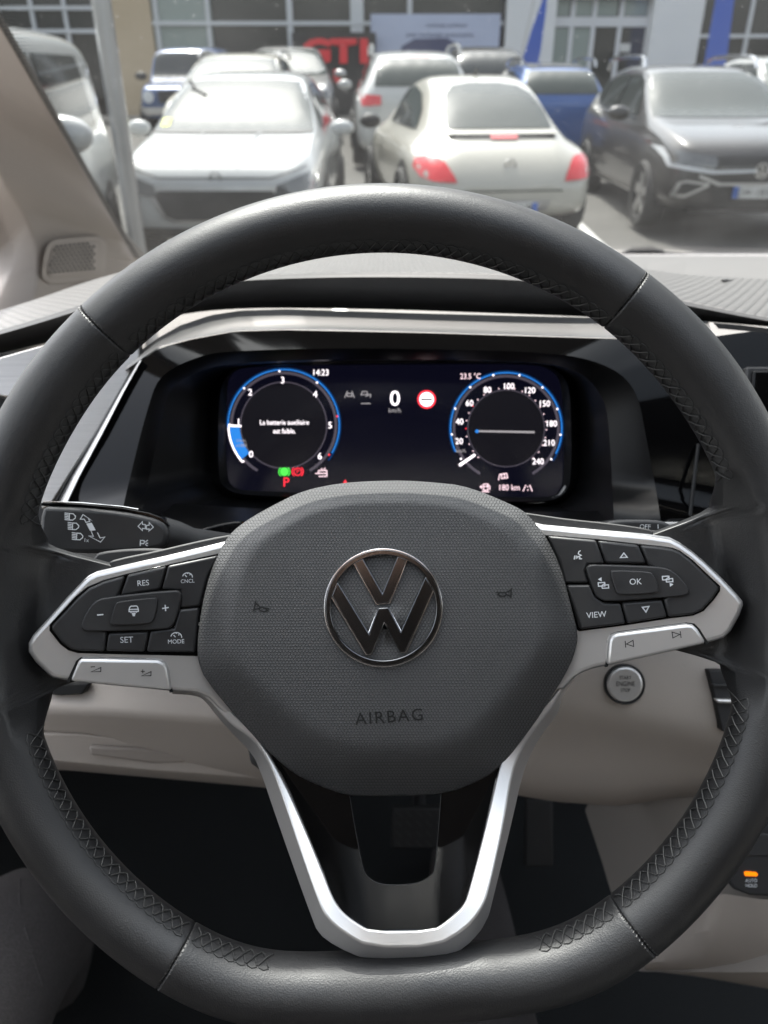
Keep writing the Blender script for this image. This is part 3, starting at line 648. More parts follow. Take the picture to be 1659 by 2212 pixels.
num('0', 808, 200, 34, nm='lettering', squeeze=1.0); num('0', 809.5, 200, 34, nm='lettering'); num('km/h', 808, 250, 10, 'glow_grey', nm='lettering')
num('La batterie auxiliaire', 350, 300, 11, nm='lettering', squeeze=.86); num('est faible.', 350, 336, 11, nm='lettering', squeeze=.86)
num('km/h', 1082, 418, 8, 'glow_grey', nm='lettering'); num('1/min', 170, 375, 7, 'glow_grey', nm='lettering'); num('x1000', 172, 395, 7, 'glow_grey', nm='lettering')
num('180 km', 1282, 570, 13, 'glow_pink', nm='lettering', squeeze=.88); num('P', 357, 548, 21, 'glow_red', nm='lettering')
num('P', 405, 505, 9, 'glow_red', nm='lettering')
def IC(lines, m='glow_white', wd=2): return strokes('symbol', [[c6(*p) for p in q] for q in lines], wd, dD - .0005, M[m], disp)
for a in range(0, 7):
    t = 222 - a * 42.5; q = arc(*gl, 117, t, t, 1)[0]; z = arc(*gl, 110, t, t, 1)[0]
    flat('tick', [arc(*q, 2.2, 0, 315, 7)], dD - .0004, M['glow_red' if a > 4 else 'glow_white'], disp)
for a in range(10):
    t = 214 - a * 27.6
    flat('tick', [arc(*arc(*gr_, 118, t, t, 1)[0], 2.2, 0, 315, 7)], dD - .0004, M['glow_white'], disp)
for a in range(25):
    t = 226 - a * 11.4
    flat('tick', [arc(*arc(*gr_, 87, t, t, 1)[0], 1.5, 0, 300, 5)], dD - .0004, M['glow_red' if a in (4, 7) else 'glow_pink'], disp)
sx, sy = c6(940, 205)
flat('no_entry_ring', [arc(sx, sy, 20, 0, 350, 35)], dD - .0002, M['glow_red'], disp); flat('no_entry_field', [arc(sx, sy, 15.5, 0, 350, 35)], dD - .0004, M['glow_white'], disp)
strokes('symbol', [[(sx - 12, sy), (sx + 12, sy)]], 4, dD - .0006, M['print_black'], disp)
IC([[(600, 198), (612, 170)], [(640, 198), (630, 170)], [(610, 192), (613, 180), (628, 180), (631, 192), (610, 192)]], 'glow_grey', 1.8)
IC([[(668, 186), (674, 172), (692, 172), (696, 184), (668, 186)], [(686, 192), (708, 184), (706, 198)], [(668, 222), (708, 222)]], 'glow_grey', 1.8)
for x, m in ((350, 'glow_green'), (405, 'glow_red')):
    strokes('symbol', [arc(*c6(x, 505), 8, 0, 360, 16), arc(*c6(x, 505), 12, 130, 230, 8), arc(*c6(x, 505), 12, -50, 50, 8)], 2, dD - .0005, M[m], disp)
flat('symbol', [arc(*c6(350, 505), 7, 0, 330, 12)], dD - .0004, M['glow_green'], disp)
IC([[(478, 512), (492, 512), (492, 500), (526, 500), (526, 524), (492, 524)], [(504, 490), (506, 498)], [(518, 488), (516, 498)], [(492, 512), (526, 512)]], 'glow_pink', 1.8)
flat('symbol', [[c6(592, 556), c6(602, 536), c6(612, 556)]], dD - .0005, M['glow_red'], disp)
IC([[(1176, 582), (1176, 556), (1194, 556), (1194, 582), (1176, 582)], [(1176, 566), (1194, 566)], [(1196, 560), (1202, 566), (1202, 580)], [(1162, 568), (1168, 563), (1168, 573), (1162, 568)], [(1168, 588), (1200, 588)]], 'glow_pink', 1.8)
IC([[(1340, 586), (1352, 560)], [(1378, 586), (1368, 560)], [(1360, 564), (1360, 570)], [(1360, 578), (1360, 584)]], 'glow_pink', 1.8)
IC([[(1238, 540), (1244, 516), (1272, 512), (1276, 530), (1248, 534)], [(1250, 516), (1252, 530)], [(1262, 514), (1264, 530)]], 'glow_pink', 1.8)
for ax, ay in ((1301, 918), (1300, 955)): strokes('symbol', [[(ax - 8, ay), (ax + 2, ay), (ax + 2, ay - 5), (ax + 9, ay + 1), (ax + 2, ay + 7), (ax + 2, ay + 3)]], 2, .598, M['black_soft'], clus)
# centre screen at the right edge
cs = thing('centre_screen', 'dark centre touchscreen beside the instrument cluster', 'screen', W(1700, 900, .55))
plate('screen_panel', [(1628, 800), (2300, 800), (2300, 1180), (1600, 1180)], .545, .012, M['gloss_black'], cs, bw=.0015)
plate('screen_bezel', [(1612, 792), (2320, 792), (2320, 1190), (1584, 1190)], .548, .014, M['black_soft'], cs, bw=.0015)
mobj('pillar_edge', *tube([W(1508, 960, .555), W(1490, 1115, .54)], .0014, 8), M['hood_black'], clus)
plate('silver_ledge', [(1250, 1128), (1700, 1128), (1700, 1136), (1250, 1136)], .53, .02, M['satin_silver'], dash, bw=.0006)
plate('binnacle_floor', [(150, 1100), (330, 1085), (540, 1098), (700, 1105), (1250, 1105), (1420, 1100), (1600, 1110), (1620, 1220), (150, 1220)], lambda x, y: .575 - .08 * (y - 1085) / 135, .02, M['hood_black'], dash, bw=.002)
plate('column_cover', [c1(*p) for p in [(1300, 470), (1420, 420), (1560, 375), (1700, 345), (1800, 340), (1800, 520), (1400, 530)]], .50, .02, M['gloss_black'], colm, bw=.003, seg=3, smooth_it=1)
# ---------------- lower beige panels
def loft(name, rows, m, parent, n=40, sm=60, sub=0):
    v, f = grid([[W(p.x, p.y, p.z) for p in resample(r, n)] for r in rows]); o = mobj(name, v, f, m, parent, smooth=sm)
    if sub: subsurf(o, sub)
    return o
loft('knee_panel', [[(-500, 1150, .66), (100, 1185, .62), (600, 1195, .62)], [(-500, 1290, .58), (100, 1330, .57), (600, 1360, .57)], [(-500, 1440, .565), (100, 1475, .56), (240, 1490, .56), (620, 1520, .57)],
    [(-500, 1500, .553), (100, 1522, .548), (215, 1530, .55), (620, 1560, .565)], [(-500, 1515, .552), (100, 1540, .549), (240, 1544, .552), (620, 1574, .568)],
    [(-500, 1560, .565), (150, 1585, .57), (480, 1612, .585), (620, 1625, .60)], [(-500, 1620, .585), (150, 1650, .59), (560, 1690, .61), (640, 1700, .62)], [(-500, 1640, .64), (150, 1664, .66), (560, 1700, .68), (640, 1710, .69)]], M['beige'], dash, sub=1)
plate('storage_lid', [(60, 1582), (180, 1588), (498, 1624), (532, 1658), (560, 1684), (300, 1664), (60, 1640)], lambda x, y: .562 + .00012 * max(0, x - 150) + .0001 * (y - 1600), .01, M['beige'], dash, bw=.002, seg=3)
plate('lid_handle', [(190, 1612), (300, 1616), (390, 1630), (402, 1648), (330, 1650), (195, 1632)], lambda x, y: .5595 + .00012 * max(0, x - 150) + .0001 * (y - 1600), .006, M['beige_trim'], dash, bw=.002, seg=3)
plate('light_switch_recess', [(120, 1478), (190, 1478), (178, 1500), (130, 1503), (100, 1500)], .548, .01, M['black_deep'], dash, bw=.001)
plate('column_seal', [(532, 1600), (545, 1590), (580, 1640), (580, 1680), (540, 1650)], .50, .03, M['black_matte'], dash, bw=.002)
loft('lower_panel', [[(1040, 1190, .63), (1300, 1190, .62), (1560, 1190, .61), (1800, 1190, .61)], [(1040, 1330, .575), (1300, 1320, .565), (1560, 1330, .555), (1800, 1340, .55)], [(1040, 1420, .565), (1300, 1420, .553), (1560, 1440, .545), (1800, 1450, .54)],
    [(1040, 1510, .568), (1300, 1530, .555), (1545, 1575, .545), (1800, 1590, .54)], [(1040, 1545, .580), (1300, 1566, .567), (1545, 1612, .556), (1800, 1630, .55)],
    [(1040, 1640, .61), (1300, 1655, .60), (1560, 1670, .59), (1800, 1680, .58)], [(1040, 1700, .625), (1200, 1728, .62), (1330, 1738, .615), (1470, 1722, .61), (1800, 1722, .60)], [(1040, 1705, .72), (1200, 1732, .72), (1330, 1742, .72), (1470, 1724, .72), (1800, 1724, .72)]], M['beige'], dash, sub=1)
plate('side_vent', [(1531, 1448), (1640, 1448), (1640, 1590), (1560, 1580)], .5405, .01, M['black_matte'], dash, bw=.001)
plate('vent_slat', [(1540, 1478), (1640, 1478), (1640, 1484), (1542, 1484)], .538, .006, M['black_soft'], dash, bw=.0005)
plate('vent_slat', [(1546, 1511), (1640, 1513), (1640, 1522), (1552, 1520)], .537, .006, M['satin_silver'], dash, bw=.0012)
# start button
sbp = ringplate('button_collar', (1351, 1479), 39, 44, .5505, .012, M['black_matte'], dash, bw=.001)
bt = plate('start_button', arc(1351, 1479, 39, 0, 350, 48), .549, .012, M['satin_silver'], dash, bw=.0018, seg=3)
for s, y, c in (('START', 1464, 8), ('ENGINE', 1477, 10.5), ('STOP', 1491, 8)): text('lettering', s, 1351, y, c, .5486, M['print_black'], bt, squeeze=.8)
# ---------------- centre console at the right
con = thing('centre_console', 'dark beige console at the right of the footwell with black switch panel', 'console', W(1620, 2000, .8))
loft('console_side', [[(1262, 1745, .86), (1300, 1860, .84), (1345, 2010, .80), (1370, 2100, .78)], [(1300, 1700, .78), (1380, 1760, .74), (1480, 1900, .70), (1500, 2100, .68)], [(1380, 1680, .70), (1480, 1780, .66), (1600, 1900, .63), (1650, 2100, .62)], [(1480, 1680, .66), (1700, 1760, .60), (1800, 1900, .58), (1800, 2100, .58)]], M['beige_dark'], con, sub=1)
plate('switch_panel', [(1560, 1700), (1900, 1700), (1900, 1950), (1620, 1935), (1584, 1922), (1574, 1905), (1568, 1800)], .585, .015, M['black_matte'], con, bw=.002, seg=3)
plate('switch_cap', [(1582, 1800), (1900, 1806), (1900, 1850), (1580, 1850)], .5835, .006, M['black_soft'], con, bw=.001)
plate('lit_indicator', [(1608, 1885), (1612, 1883), (1634, 1885), (1637, 1888), (1635, 1893), (1610, 1892)], .5842, .002, M['glow_orange'], con, bw=0)
text('lettering', 'AUTO', 1623, 1902, 7.5, .5846, M['print_white'], con, squeeze=.9); text('lettering', 'HOLD', 1623, 1913, 7.5, .5846, M['print_white'], con, squeeze=.9)
loft('console_base', [[(1440, 1990, .70), (1560, 1930, .60), (1640, 1942, .585), (1900, 1960, .58)], [(1410, 2040, .70), (1520, 2010, .62), (1640, 2010, .60), (1900, 2010, .59)], [(1400, 2085, .70), (1520, 2080, .65), (1660, 2100, .63), (1900, 2110, .62)], [(1390, 2092, .72), (1500, 2104, .70), (1660, 2132, .70), (1900, 2160, .70)], [(1390, 2096, .80), (1500, 2108, .80), (1660, 2136, .80), (1900, 2164, .80)]], M['beige'], con, sub=1)
# ---------------- footwell
foot = thing('footwell', 'dark carpeted footwell below the dashboard', 'carpet', (0, .8, .66))
v, f = join_mesh([box(-.75, 1.6, -.6, 1.35, .62, .66), box(-.75, 1.6, 1.30, 1.34, .66, 1.25)]); mobj('carpet', v, f, M['carpet'], foot)
def pedal(name, label, cx, cy, d, hw, hh, pattern):
    p = thing(name, label, 'pedal', W(cx, cy, d))
    b = plate('pedal_pad', [(cx - hw, cy - hh), (cx + hw, cy - hh), (cx + hw * 1.05, cy + hh), (cx - hw * 1.05, cy + hh)], d, .012, M['rubber'], p, bw=.004, seg=3)
    if pattern:
        V = []
        for i in range(5):
            for j in range(4): V.append((cx - hw * .75 + i * hw * .375, cy - hh * .7 + j * hh * .47))
        strokes('grip_rib', [[(x - 6, y - 6), (x + 6, y + 6)] for x, y in V], 5, d - .0012, M['black_soft'], b)
    mobj('pedal_arm', *tube([W(cx, cy, d + .02), W(cx, cy - 60, d + .10), W(cx - 10, cy - 200, d + .16)], .009, 10), M['black_matte'], p)
pedal('brake_pedal', 'wide black brake pedal seen through the wheel opening', 905, 1790, .98, 58, 46, True)
pedal('accelerator_pedal', 'narrow black accelerator pedal beside the centre console', 1165, 1800, 1.0, 30, 75, False)
# ---------------- driver's legs
def clothes():
    m = M['trousers'].copy(); m.name = 'clothes'; n = m.node_tree; b = n.nodes['Principled BSDF']; src = b.inputs['Base Color'].links[0].from_socket
    tc = n.nodes.new('ShaderNodeTexCoord'); sx_ = n.nodes.new('ShaderNodeSeparateXYZ'); n.links.new(tc.outputs['Object'], sx_.inputs[0]); prev = src
    for lim, colr in ((.22, (.035, .029, .027, 1)), (.86, (.42, .26, .19, 1)), (1.0, (.02, .015, .012, 1))):
        g = n.nodes.new('ShaderNodeMath'); g.operation = 'GREATER_THAN'; g.inputs[1].default_value = lim; n.links.new(sx_.outputs[2], g.inputs[0])
        x = n.nodes.new('ShaderNodeMix'); x.data_type = 'RGBA'; n.links.new(g.outputs[0], x.inputs[0]); n.links.new(prev, x.inputs[6]); x.inputs[7].default_value = colr; prev = x.outputs[2]
    n.links.new(prev, b.inputs['Base Color']); return m
def person():
    p = thing('person', 'seated person in dark grey trousers, left knee beside the wheel', 'person', (-.1, -.1, .93))
    kx = WX(-58, 1975, -.335)
    J = [(-.06, -.28, 1.00), (-.17, -.22, .985), (-.325, .02, 1.06), (kx.x, kx.y, kx.z - .06), (kx.x + .005, kx.y + .07, kx.z - .12), (-.38, kx.y + .12, .86), (-.40, kx.y + .14, .74), (-.42, kx.y + .24, .70),
         (.05, -.22, .97), (.07, .02, .93), (.09, .26, .90), (.10, .44, .82), (.11, .66, .72), (.11, .76, .70), (-.05, -.36, 1.14), (-.04, -.44, 1.32), (-.03, -.45, 1.47), (-.03, -.44, 1.62), (-.02, -.42, 1.80), (-.02, -.42, 1.90), (-.22, -.45, 1.46), (-.30, -.36, 1.26), (-.16, -.16, 1.48), (-.08, -.09, 1.62), (.16, -.45, 1.46), (.24, -.36, 1.26), (.14, -.16, 1.48), (.08, -.09, 1.62)]
    E = [(0, 1), (1, 2), (2, 3), (3, 4), (4, 5), (5, 6), (6, 7), (0, 8), (8, 9), (9, 10), (10, 11), (11, 12), (12, 13), (0, 14), (14, 15), (15, 16), (16, 17), (17, 18), (18, 19), (16, 20), (20, 21), (21, 22), (22, 23), (16, 24), (24, 25), (25, 26), (26, 27)]
    rr = [.13, .10, .085, .070, .062, .055, .052, .045, .10, .085, .07, .062, .055, .045, .14, .15, .13, .058, .085, .07, .075, .055, .045, .032, .075, .055, .045, .032]
    me = bpy.data.meshes.new('trousers'); org = ORG[p]
    me.from_pydata([tuple(Vector(j) - org) for j in J], E, []); me.materials.append(clothes())
    o = bpy.data.objects.new('body', me); link(o, p)
    m = o.modifiers.new('skin', 'SKIN'); m.use_smooth_shade = True
    for i, s in enumerate(me.skin_vertices[0].data): s.radius = (rr[i], rr[i]); s.use_root = (i == 0)
    subsurf(o, 2)
    bpy.context.view_layer.update(); dg = bpy.context.evaluated_depsgraph_get(); ev = o.evaluated_get(dg); tm = ev.to_mesh()
    bv = BVHTree.FromPolygons([q.co + org for q in tm.vertices], [tuple(q.vertices) for q in tm.polygons]); ev.to_mesh_clear(); pts = []
    for x, y in [(70, 1830), (58, 1860), (42, 1900), (42, 1950), (55, 2010), (72, 2070), (92, 2130), (115, 2212), (135, 2300)]:
        h = bv.ray_cast(CAM, ray(x, y).normalized())
        if h[0] is not None: pts.append(h[0])
    if len(pts) > 2: mobj('seam', *tube(pts, .0012, 6), M['trousers'], p)
    return p
person()
# ---------------- cabin shell : pillar, glass, roof, doors
shell = thing('cabin_shell', 'beige windscreen pillar with speaker grille and the cabin roof and doors', 'car interior', (-.6, 1.0, .66))
L1 = [(-260, -420), (-120, -150), (0, 58), (60, 158), (145, 308), (215, 428), (262, 508), (318, 566), (400, 650)]
def X1(y): return -.50 - .05 * (y - 60) / 480
P1 = [WX(x, y, X1(y)) for x, y in L1]
L2 = [(-340, -420), (-200, -130), (-90, 110), (-30, 270), (0, 388), (48, 452), (78, 515), (84, 575), (60, 760)]
P2 = [WX(x, y, -.615) for x, y in L2]
L3 = [(-390, -420), (-250, -130), (-140, 110), (-85, 270), (-40, 388), (4, 470), (26, 520), (22, 580), (-60, 760)]
P3 = [WX(x, y, -.66) for x, y in L3]
P0 = [p + Vector((.004, .012, .004)) for p in P1]
P4 = [p + Vector((-.03, -.02, -.02)) for p in P3]
v, f = grid([[resample(q, 30)[i] for i in range(30)] for q in (P0, P1, P2, P3, P4)])
pil = mobj('pillar_trim', v, [q[::-1] for q in f], M['beige_trim'], shell, smooth=180); bev(pil, .006, 3, 12)
sg = [(88, 598), (97, 540), (108, 522), (130, 516), (208, 508), (222, 514), (224, 530), (219, 588), (206, 598), (100, 608)]
r1_, r2_ = resample(P1, 30), resample(P2, 30)
pil_bvh = BVHTree.FromPolygons([tuple(p) for p in v], f)
def pdep(x, y):
    r = ray(x, y); h = pil_bvh.ray_cast(CAM, r.normalized())
    return h[3] / r.length if h[0] is not None else 1.5
def speaker():
    ds = [pdep(x, y) for x, y in sg]
    A = [[sum(t) for t in zip(*[(x * x, x * y, x, x * d, y * y, y, y * d, 1, d) for (x, y), d in zip(sg, ds)])]][0]
    mtx = Matrix(((A[0], A[1], A[2]), (A[1], A[4], A[5]), (A[2], A[5], A[7]))); s = mtx.inverted() @ Vector((A[3], A[6], A[8]))
    h0 = max(s.x * x + s.y * y + s.z - pdep(x, y) for x in range(92, 222, 8) for y in range(512, 606, 8)) - .006
    pl = lambda h: (lambda x, y: s.x * x + s.y * y + s.z - h - h0)
    fr = plate('speaker_frame', sg, pl(.012), .02, M['beige_trim'], shell, bw=.004, seg=3, smooth_it=1)
    inn = [(103, 590), (112, 545), (124, 532), (206, 522), (211, 530), (206, 584), (196, 590), (112, 598)]
    g = plate('speaker_grille', inn, pl(.0165), .004, M['beige_trim'], shell, bw=.001)
    hx = []
    for j in range(9):
        for i in range(13):
            x = 104 + i * 9.4 + (j % 2) * 4.7 ; y = 534 + j * 7.8 - (x - 104) * .09
            if x < 113 - (y - 590) * -.0 + max(0, (575 - y)) * .28 - 6 or x > 207 - max(0, y - 560) * .1 or y < 526 or y > 592 - (x - 104) * .06: continue
            hx.append([(x - 3.6, y), (x, y - 3.3), (x + 3.6, y), (x, y + 3.3)])
    hv = flat('grille_holes', hx, pl(.0235), M['black_matte'], g); hv['kind'] = 'stuff'
speaker()
# windscreen pane in the plane of the pillar line
gp, gq = P1[2], P1[6]
gd = (gp - gq); gt = gp + gd * ((2.0 - gp.z) / gd.z); gb = gq - gd * (.12 / gd.length)
def glasspt(X, t): q = gb.lerp(gt, t); c = (X - .42) / 1.0; return Vector((X, q.y + .10 * (1 - c * c) - .10 * (1 - (q.x - .42) ** 2), q.z))
def gx(t): return gb.lerp(gt, t).x
rows = [[glasspt(gx(t / 8) + (1.42 - gx(t / 8)) * i / 16, t / 8) for i in range(17)] for t in range(9)]
gm_ = bpy.data.materials.new('windscreen_glass'); gm_.use_nodes = True; n = gm_.node_tree; n.nodes.clear()
out = n.nodes.new('ShaderNodeOutputMaterial'); tr_ = n.nodes.new('ShaderNodeBsdfTransparent'); tr_.inputs[0].default_value = (.40, .415, .41, 1)
glo = n.nodes.new('ShaderNodeBsdfGlossy'); glo.inputs['Roughness'].default_value = .02
fr_ = n.nodes.new('ShaderNodeFresnel'); fr_.inputs[0].default_value = 1.30
mx = n.nodes.new('ShaderNodeMixShader'); n.links.new(fr_.outputs[0], mx.inputs[0]); n.links.new(tr_.outputs[0], mx.inputs[1]); n.links.new(glo.outputs[0], mx.inputs[2])
tl = n.nodes.new('ShaderNodeBsdfTranslucent'); tl.inputs[0].default_value = (.95, .95, .95, 1)
vo = n.nodes.new('ShaderNodeTexVoronoi'); vo.inputs['Scale'].default_value = 80
no = n.nodes.new('ShaderNodeTexNoise'); no.inputs['Scale'].default_value = 6
tcg = n.nodes.new('ShaderNodeTexCoord'); n.links.new(tcg.outputs['Object'], vo.inputs['Vector']); n.links.new(tcg.outputs['Object'], no.inputs['Vector'])
mr = n.nodes.new('ShaderNodeMapRange'); mr.inputs[1].default_value = .03; mr.inputs[2].default_value = .10; mr.inputs[3].default_value = .09; mr.inputs[4].default_value = 0; n.links.new(vo.outputs['Distance'], mr.inputs[0])
m2 = n.nodes.new('ShaderNodeMapRange'); m2.inputs[1].default_value = .35; m2.inputs[2].default_value = .75; m2.inputs[3].default_value = .0015; m2.inputs[4].default_value = .007; n.links.new(no.outputs[0], m2.inputs[0])
ad = n.nodes.new('ShaderNodeMath'); ad.operation = 'ADD'; n.links.new(mr.outputs[0], ad.inputs[0]); n.links.new(m2.outputs[0], ad.inputs[1])
mx2 = n.nodes.new('ShaderNodeMixShader'); n.links.new(ad.outputs[0], mx2.inputs[0]); n.links.new(mx.outputs[0], mx2.inputs[1]); n.links.new(tl.outputs[0], mx2.inputs[2]); n.links.new(mx2.outputs[0], out.inputs[0])
M['glass'] = gm_
rg_ = gm_.copy(); rg_.name = 'added_roof_glass'; [setattr(q.inputs[0], 'default_value', (.9, .92, .92, 1)) for q in rg_.node_tree.nodes if q.type == 'BSDF_TRANSPARENT']
v, f = grid(rows); mobj('windscreen', v, f, gm_, shell, smooth=180)
# printed dot band along the pillar edge of the glass
dots = []
for i in range(150):
    t = .10 + .9 * i / 150
    for k in range(9):
        r = .0021 * (1 - k / 9.5)
        c = glasspt(gx(t) + .004 + k * .0042 + (i % 2) * .002, t) - (glasspt(0, .5) - CAM).normalized() * .003
        tn = (gt - gb).normalized(); nn = Vector((1, 0, 0))
        dots.append(([c + nn * (r * math.cos(R(60 * q))) + tn * (r * math.sin(R(60 * q))) for q in range(6)], [tuple(range(6))]))
v, f = join_mesh(dots); mobj('glass_dot_band', v, f, M['black_matte'], shell, smooth=0, kind='stuff')
# roof with an added glass opening for light, header, side doors
hd = gt
v, f = join_mesh([box(-.62, 1.46, hd.y - .16, hd.y + .02, 1.985, 2.05), box(-.72, -.52, -2.2, hd.y - .16, 1.985, 2.05), box(1.24, 1.46, -2.2, hd.y - .16, 1.985, 2.05), box(-.52, 1.24, -2.2, -.45, 1.985, 2.05)])
mobj('roof_lining', v, f, M['headliner'], shell, smooth=0)
v, f = box(-.52, 1.24, -.45, hd.y - .16, 2.03, 2.04); mobj('added_roof_glass', v, f, rg_, shell, smooth=0)  # unseen pane, added so more overhead light reaches the wheel
for nm, x0, x1 in (('door_and_light_block', -.74, -.69), ('door_and_light_block', 1.46, 1.51)):
    v, f = join_mesh([box(x0, x1, -2.2, 1.25, .66, 1.30), box(x0, x1, -2.2, -.30, 1.30, 1.985)]); bev(mobj(nm, v, f, M['beige'], shell, smooth=30), .01, 2)  # doors, plus opaque upper rear sides added to block light from behind
v, f = join_mesh([box(-.69, 1.46, -2.2, -2.15, .66, 1.985)]); mobj('rear_light_block', v, f, M['headliner'], shell, smooth=0)  # unseen wall added to shut out rear light and reflect a warm tone
# dark mirror housing outside the driver's window
mir = thing('door_mirror', 'dark door mirror housing beyond the beige pillar', 'mirror', WX(-20, 530, -.95))
rows = []
for k in range(9):
    a = math.pi * (k + .5) / 9
    rows.append([WX(-32 + 52 * math.sin(a) * math.cos(2 * math.pi * j / 16), 535 - 48 * math.cos(a), -.95 + .05 * math.sin(a) * math.sin(2 * math.pi * j / 16)) for j in range(16)])
v, f = grid(rows, True); f += [tuple(range(16))[::-1], tuple(range(128, 144))]; subsurf(mobj('mirror_housing', v, f, M['black_soft'], mir, smooth=180), 1)
# wiper resting at the glass base
wip = thing('windscreen_wiper', 'black wiper blade parked at the base of the windscreen', 'wiper', WY(1390, 545, 2.0))
mobj('blade', *tube([WY(1335, 552, 2.0), WY(1365, 543, 2.0), WY(1405, 542, 2.0), WY(1432, 546, 2.0)], [.006, .012, .012, .007], 8), M['rubber'], wip)
mobj('arm', *tube([WY(1400, 546, 2.02), WY(1500, 552, 2.03), WY(1659, 556, 2.03)], .006, 8), M['rubber'], wip)
# ================================================================== outside
mat('asphalt', (.10, .097, .09), .9, noise=(60, .5, .01), var=(2.5, .25))
mat('concrete', (.24, .225, .20), .9, noise=(80, .4, .005), var=(3, .15)); mat('line_paint', (.6, .6, .58), .8, var=(8, .2))
def gz(y): return 0 if y < 9 else min(.36, (y - 9) * .03)
rows = [[(x, y, gz(y)) for x in (-150, -40, -10, 10, 40, 150)] for y in (-150, -20, 0, 5, 9, 12, 15, 18, 21, 40, 200, 900)]
v, f = grid(rows); g = mobj('car_park_ground', v, f, M['asphalt']); g['kind'] = 'structure'
v, f = join_mesh([box(-18, 18, 22.8, 25.2, .30, .47)]); g = mobj('pavement', v, f, M['concrete'], smooth=0); bev(g, .02, 2); g['kind'] = 'structure'
for x in (-5.2, -2.75, -.35, 2.35, 5.3):
    v, f = grid([[(x - .05, y, gz(y) + .004), (x + .05, y, gz(y) + .004)] for y in (6.0, 9, 11)]); g = mobj('bay_line', v, f, M['line_paint']); g['kind'] = 'structure'
# ---- materials for cars
def paint(n, c, fl=0): return mat(n, c, .32, metal=fl, coat=1, coatr=.06)
paint('paint_white', (.46, .47, .465)); paint('paint_cream', (.46, .445, .39)); paint('paint_graphite', (.035, .033, .033), .3); paint('paint_blue', (.03, .10, .32), .2); paint('paint_navy', (.04, .08, .20), .2); paint('paint_silver', (.35, .35, .35), .7); paint('paint_black', (.02, .02, .02))
mat('car_glass', (.05, .06, .056), .03, spec=.5); mat('car_glass_dark', (.03, .035, .035), .06, spec=.8)
mat('tyre', (.025, .025, .025), .8); mat('alloy', (.55, .55, .55), .3, metal=.9); mat('lamp_red', (.62, .012, .02), .15, coat=1); mat('lamp_clear', (.07, .075, .08), .12, spec=.8, coat=1); mat('lamp_core', (.6, .62, .64), .3)
mat('car_black', (.018, .018, .018), .5); mat('plate_white', (.62, .62, .60), .5); mat('plate_blue', (.05, .14, .5), .5); mat('sticker', (.62, .66, .12), .6)
def ring_at(st):
    y, zb, zl, zt, wl, wt = st[:6]; h = zl - zb; bf = st[6] if len(st) > 6 else .93
    half = [(0, zb), (wl * .6, zb), (wl * .90, zb + .03), (wl * .985, zb + .20 * h), (wl, zb + .45 * h), (wl * .992, zb + .72 * h), (wl * .965, zb + .93 * h), (wl * bf, zl)]
    g = max(.02, zt - zl)
    half += [(wl * bf + (wt - wl * bf) * .5, zl + g * .48), (wt * 1.01, zl + g * .84), (wt * .90, zl + g * .955), (wt * .55, zt - .004), (0, zt)]
    L = [(x, y, z) for x, z in half]; return L + [(-x, y, z) for x, _, z in L[-2:0:-1]]
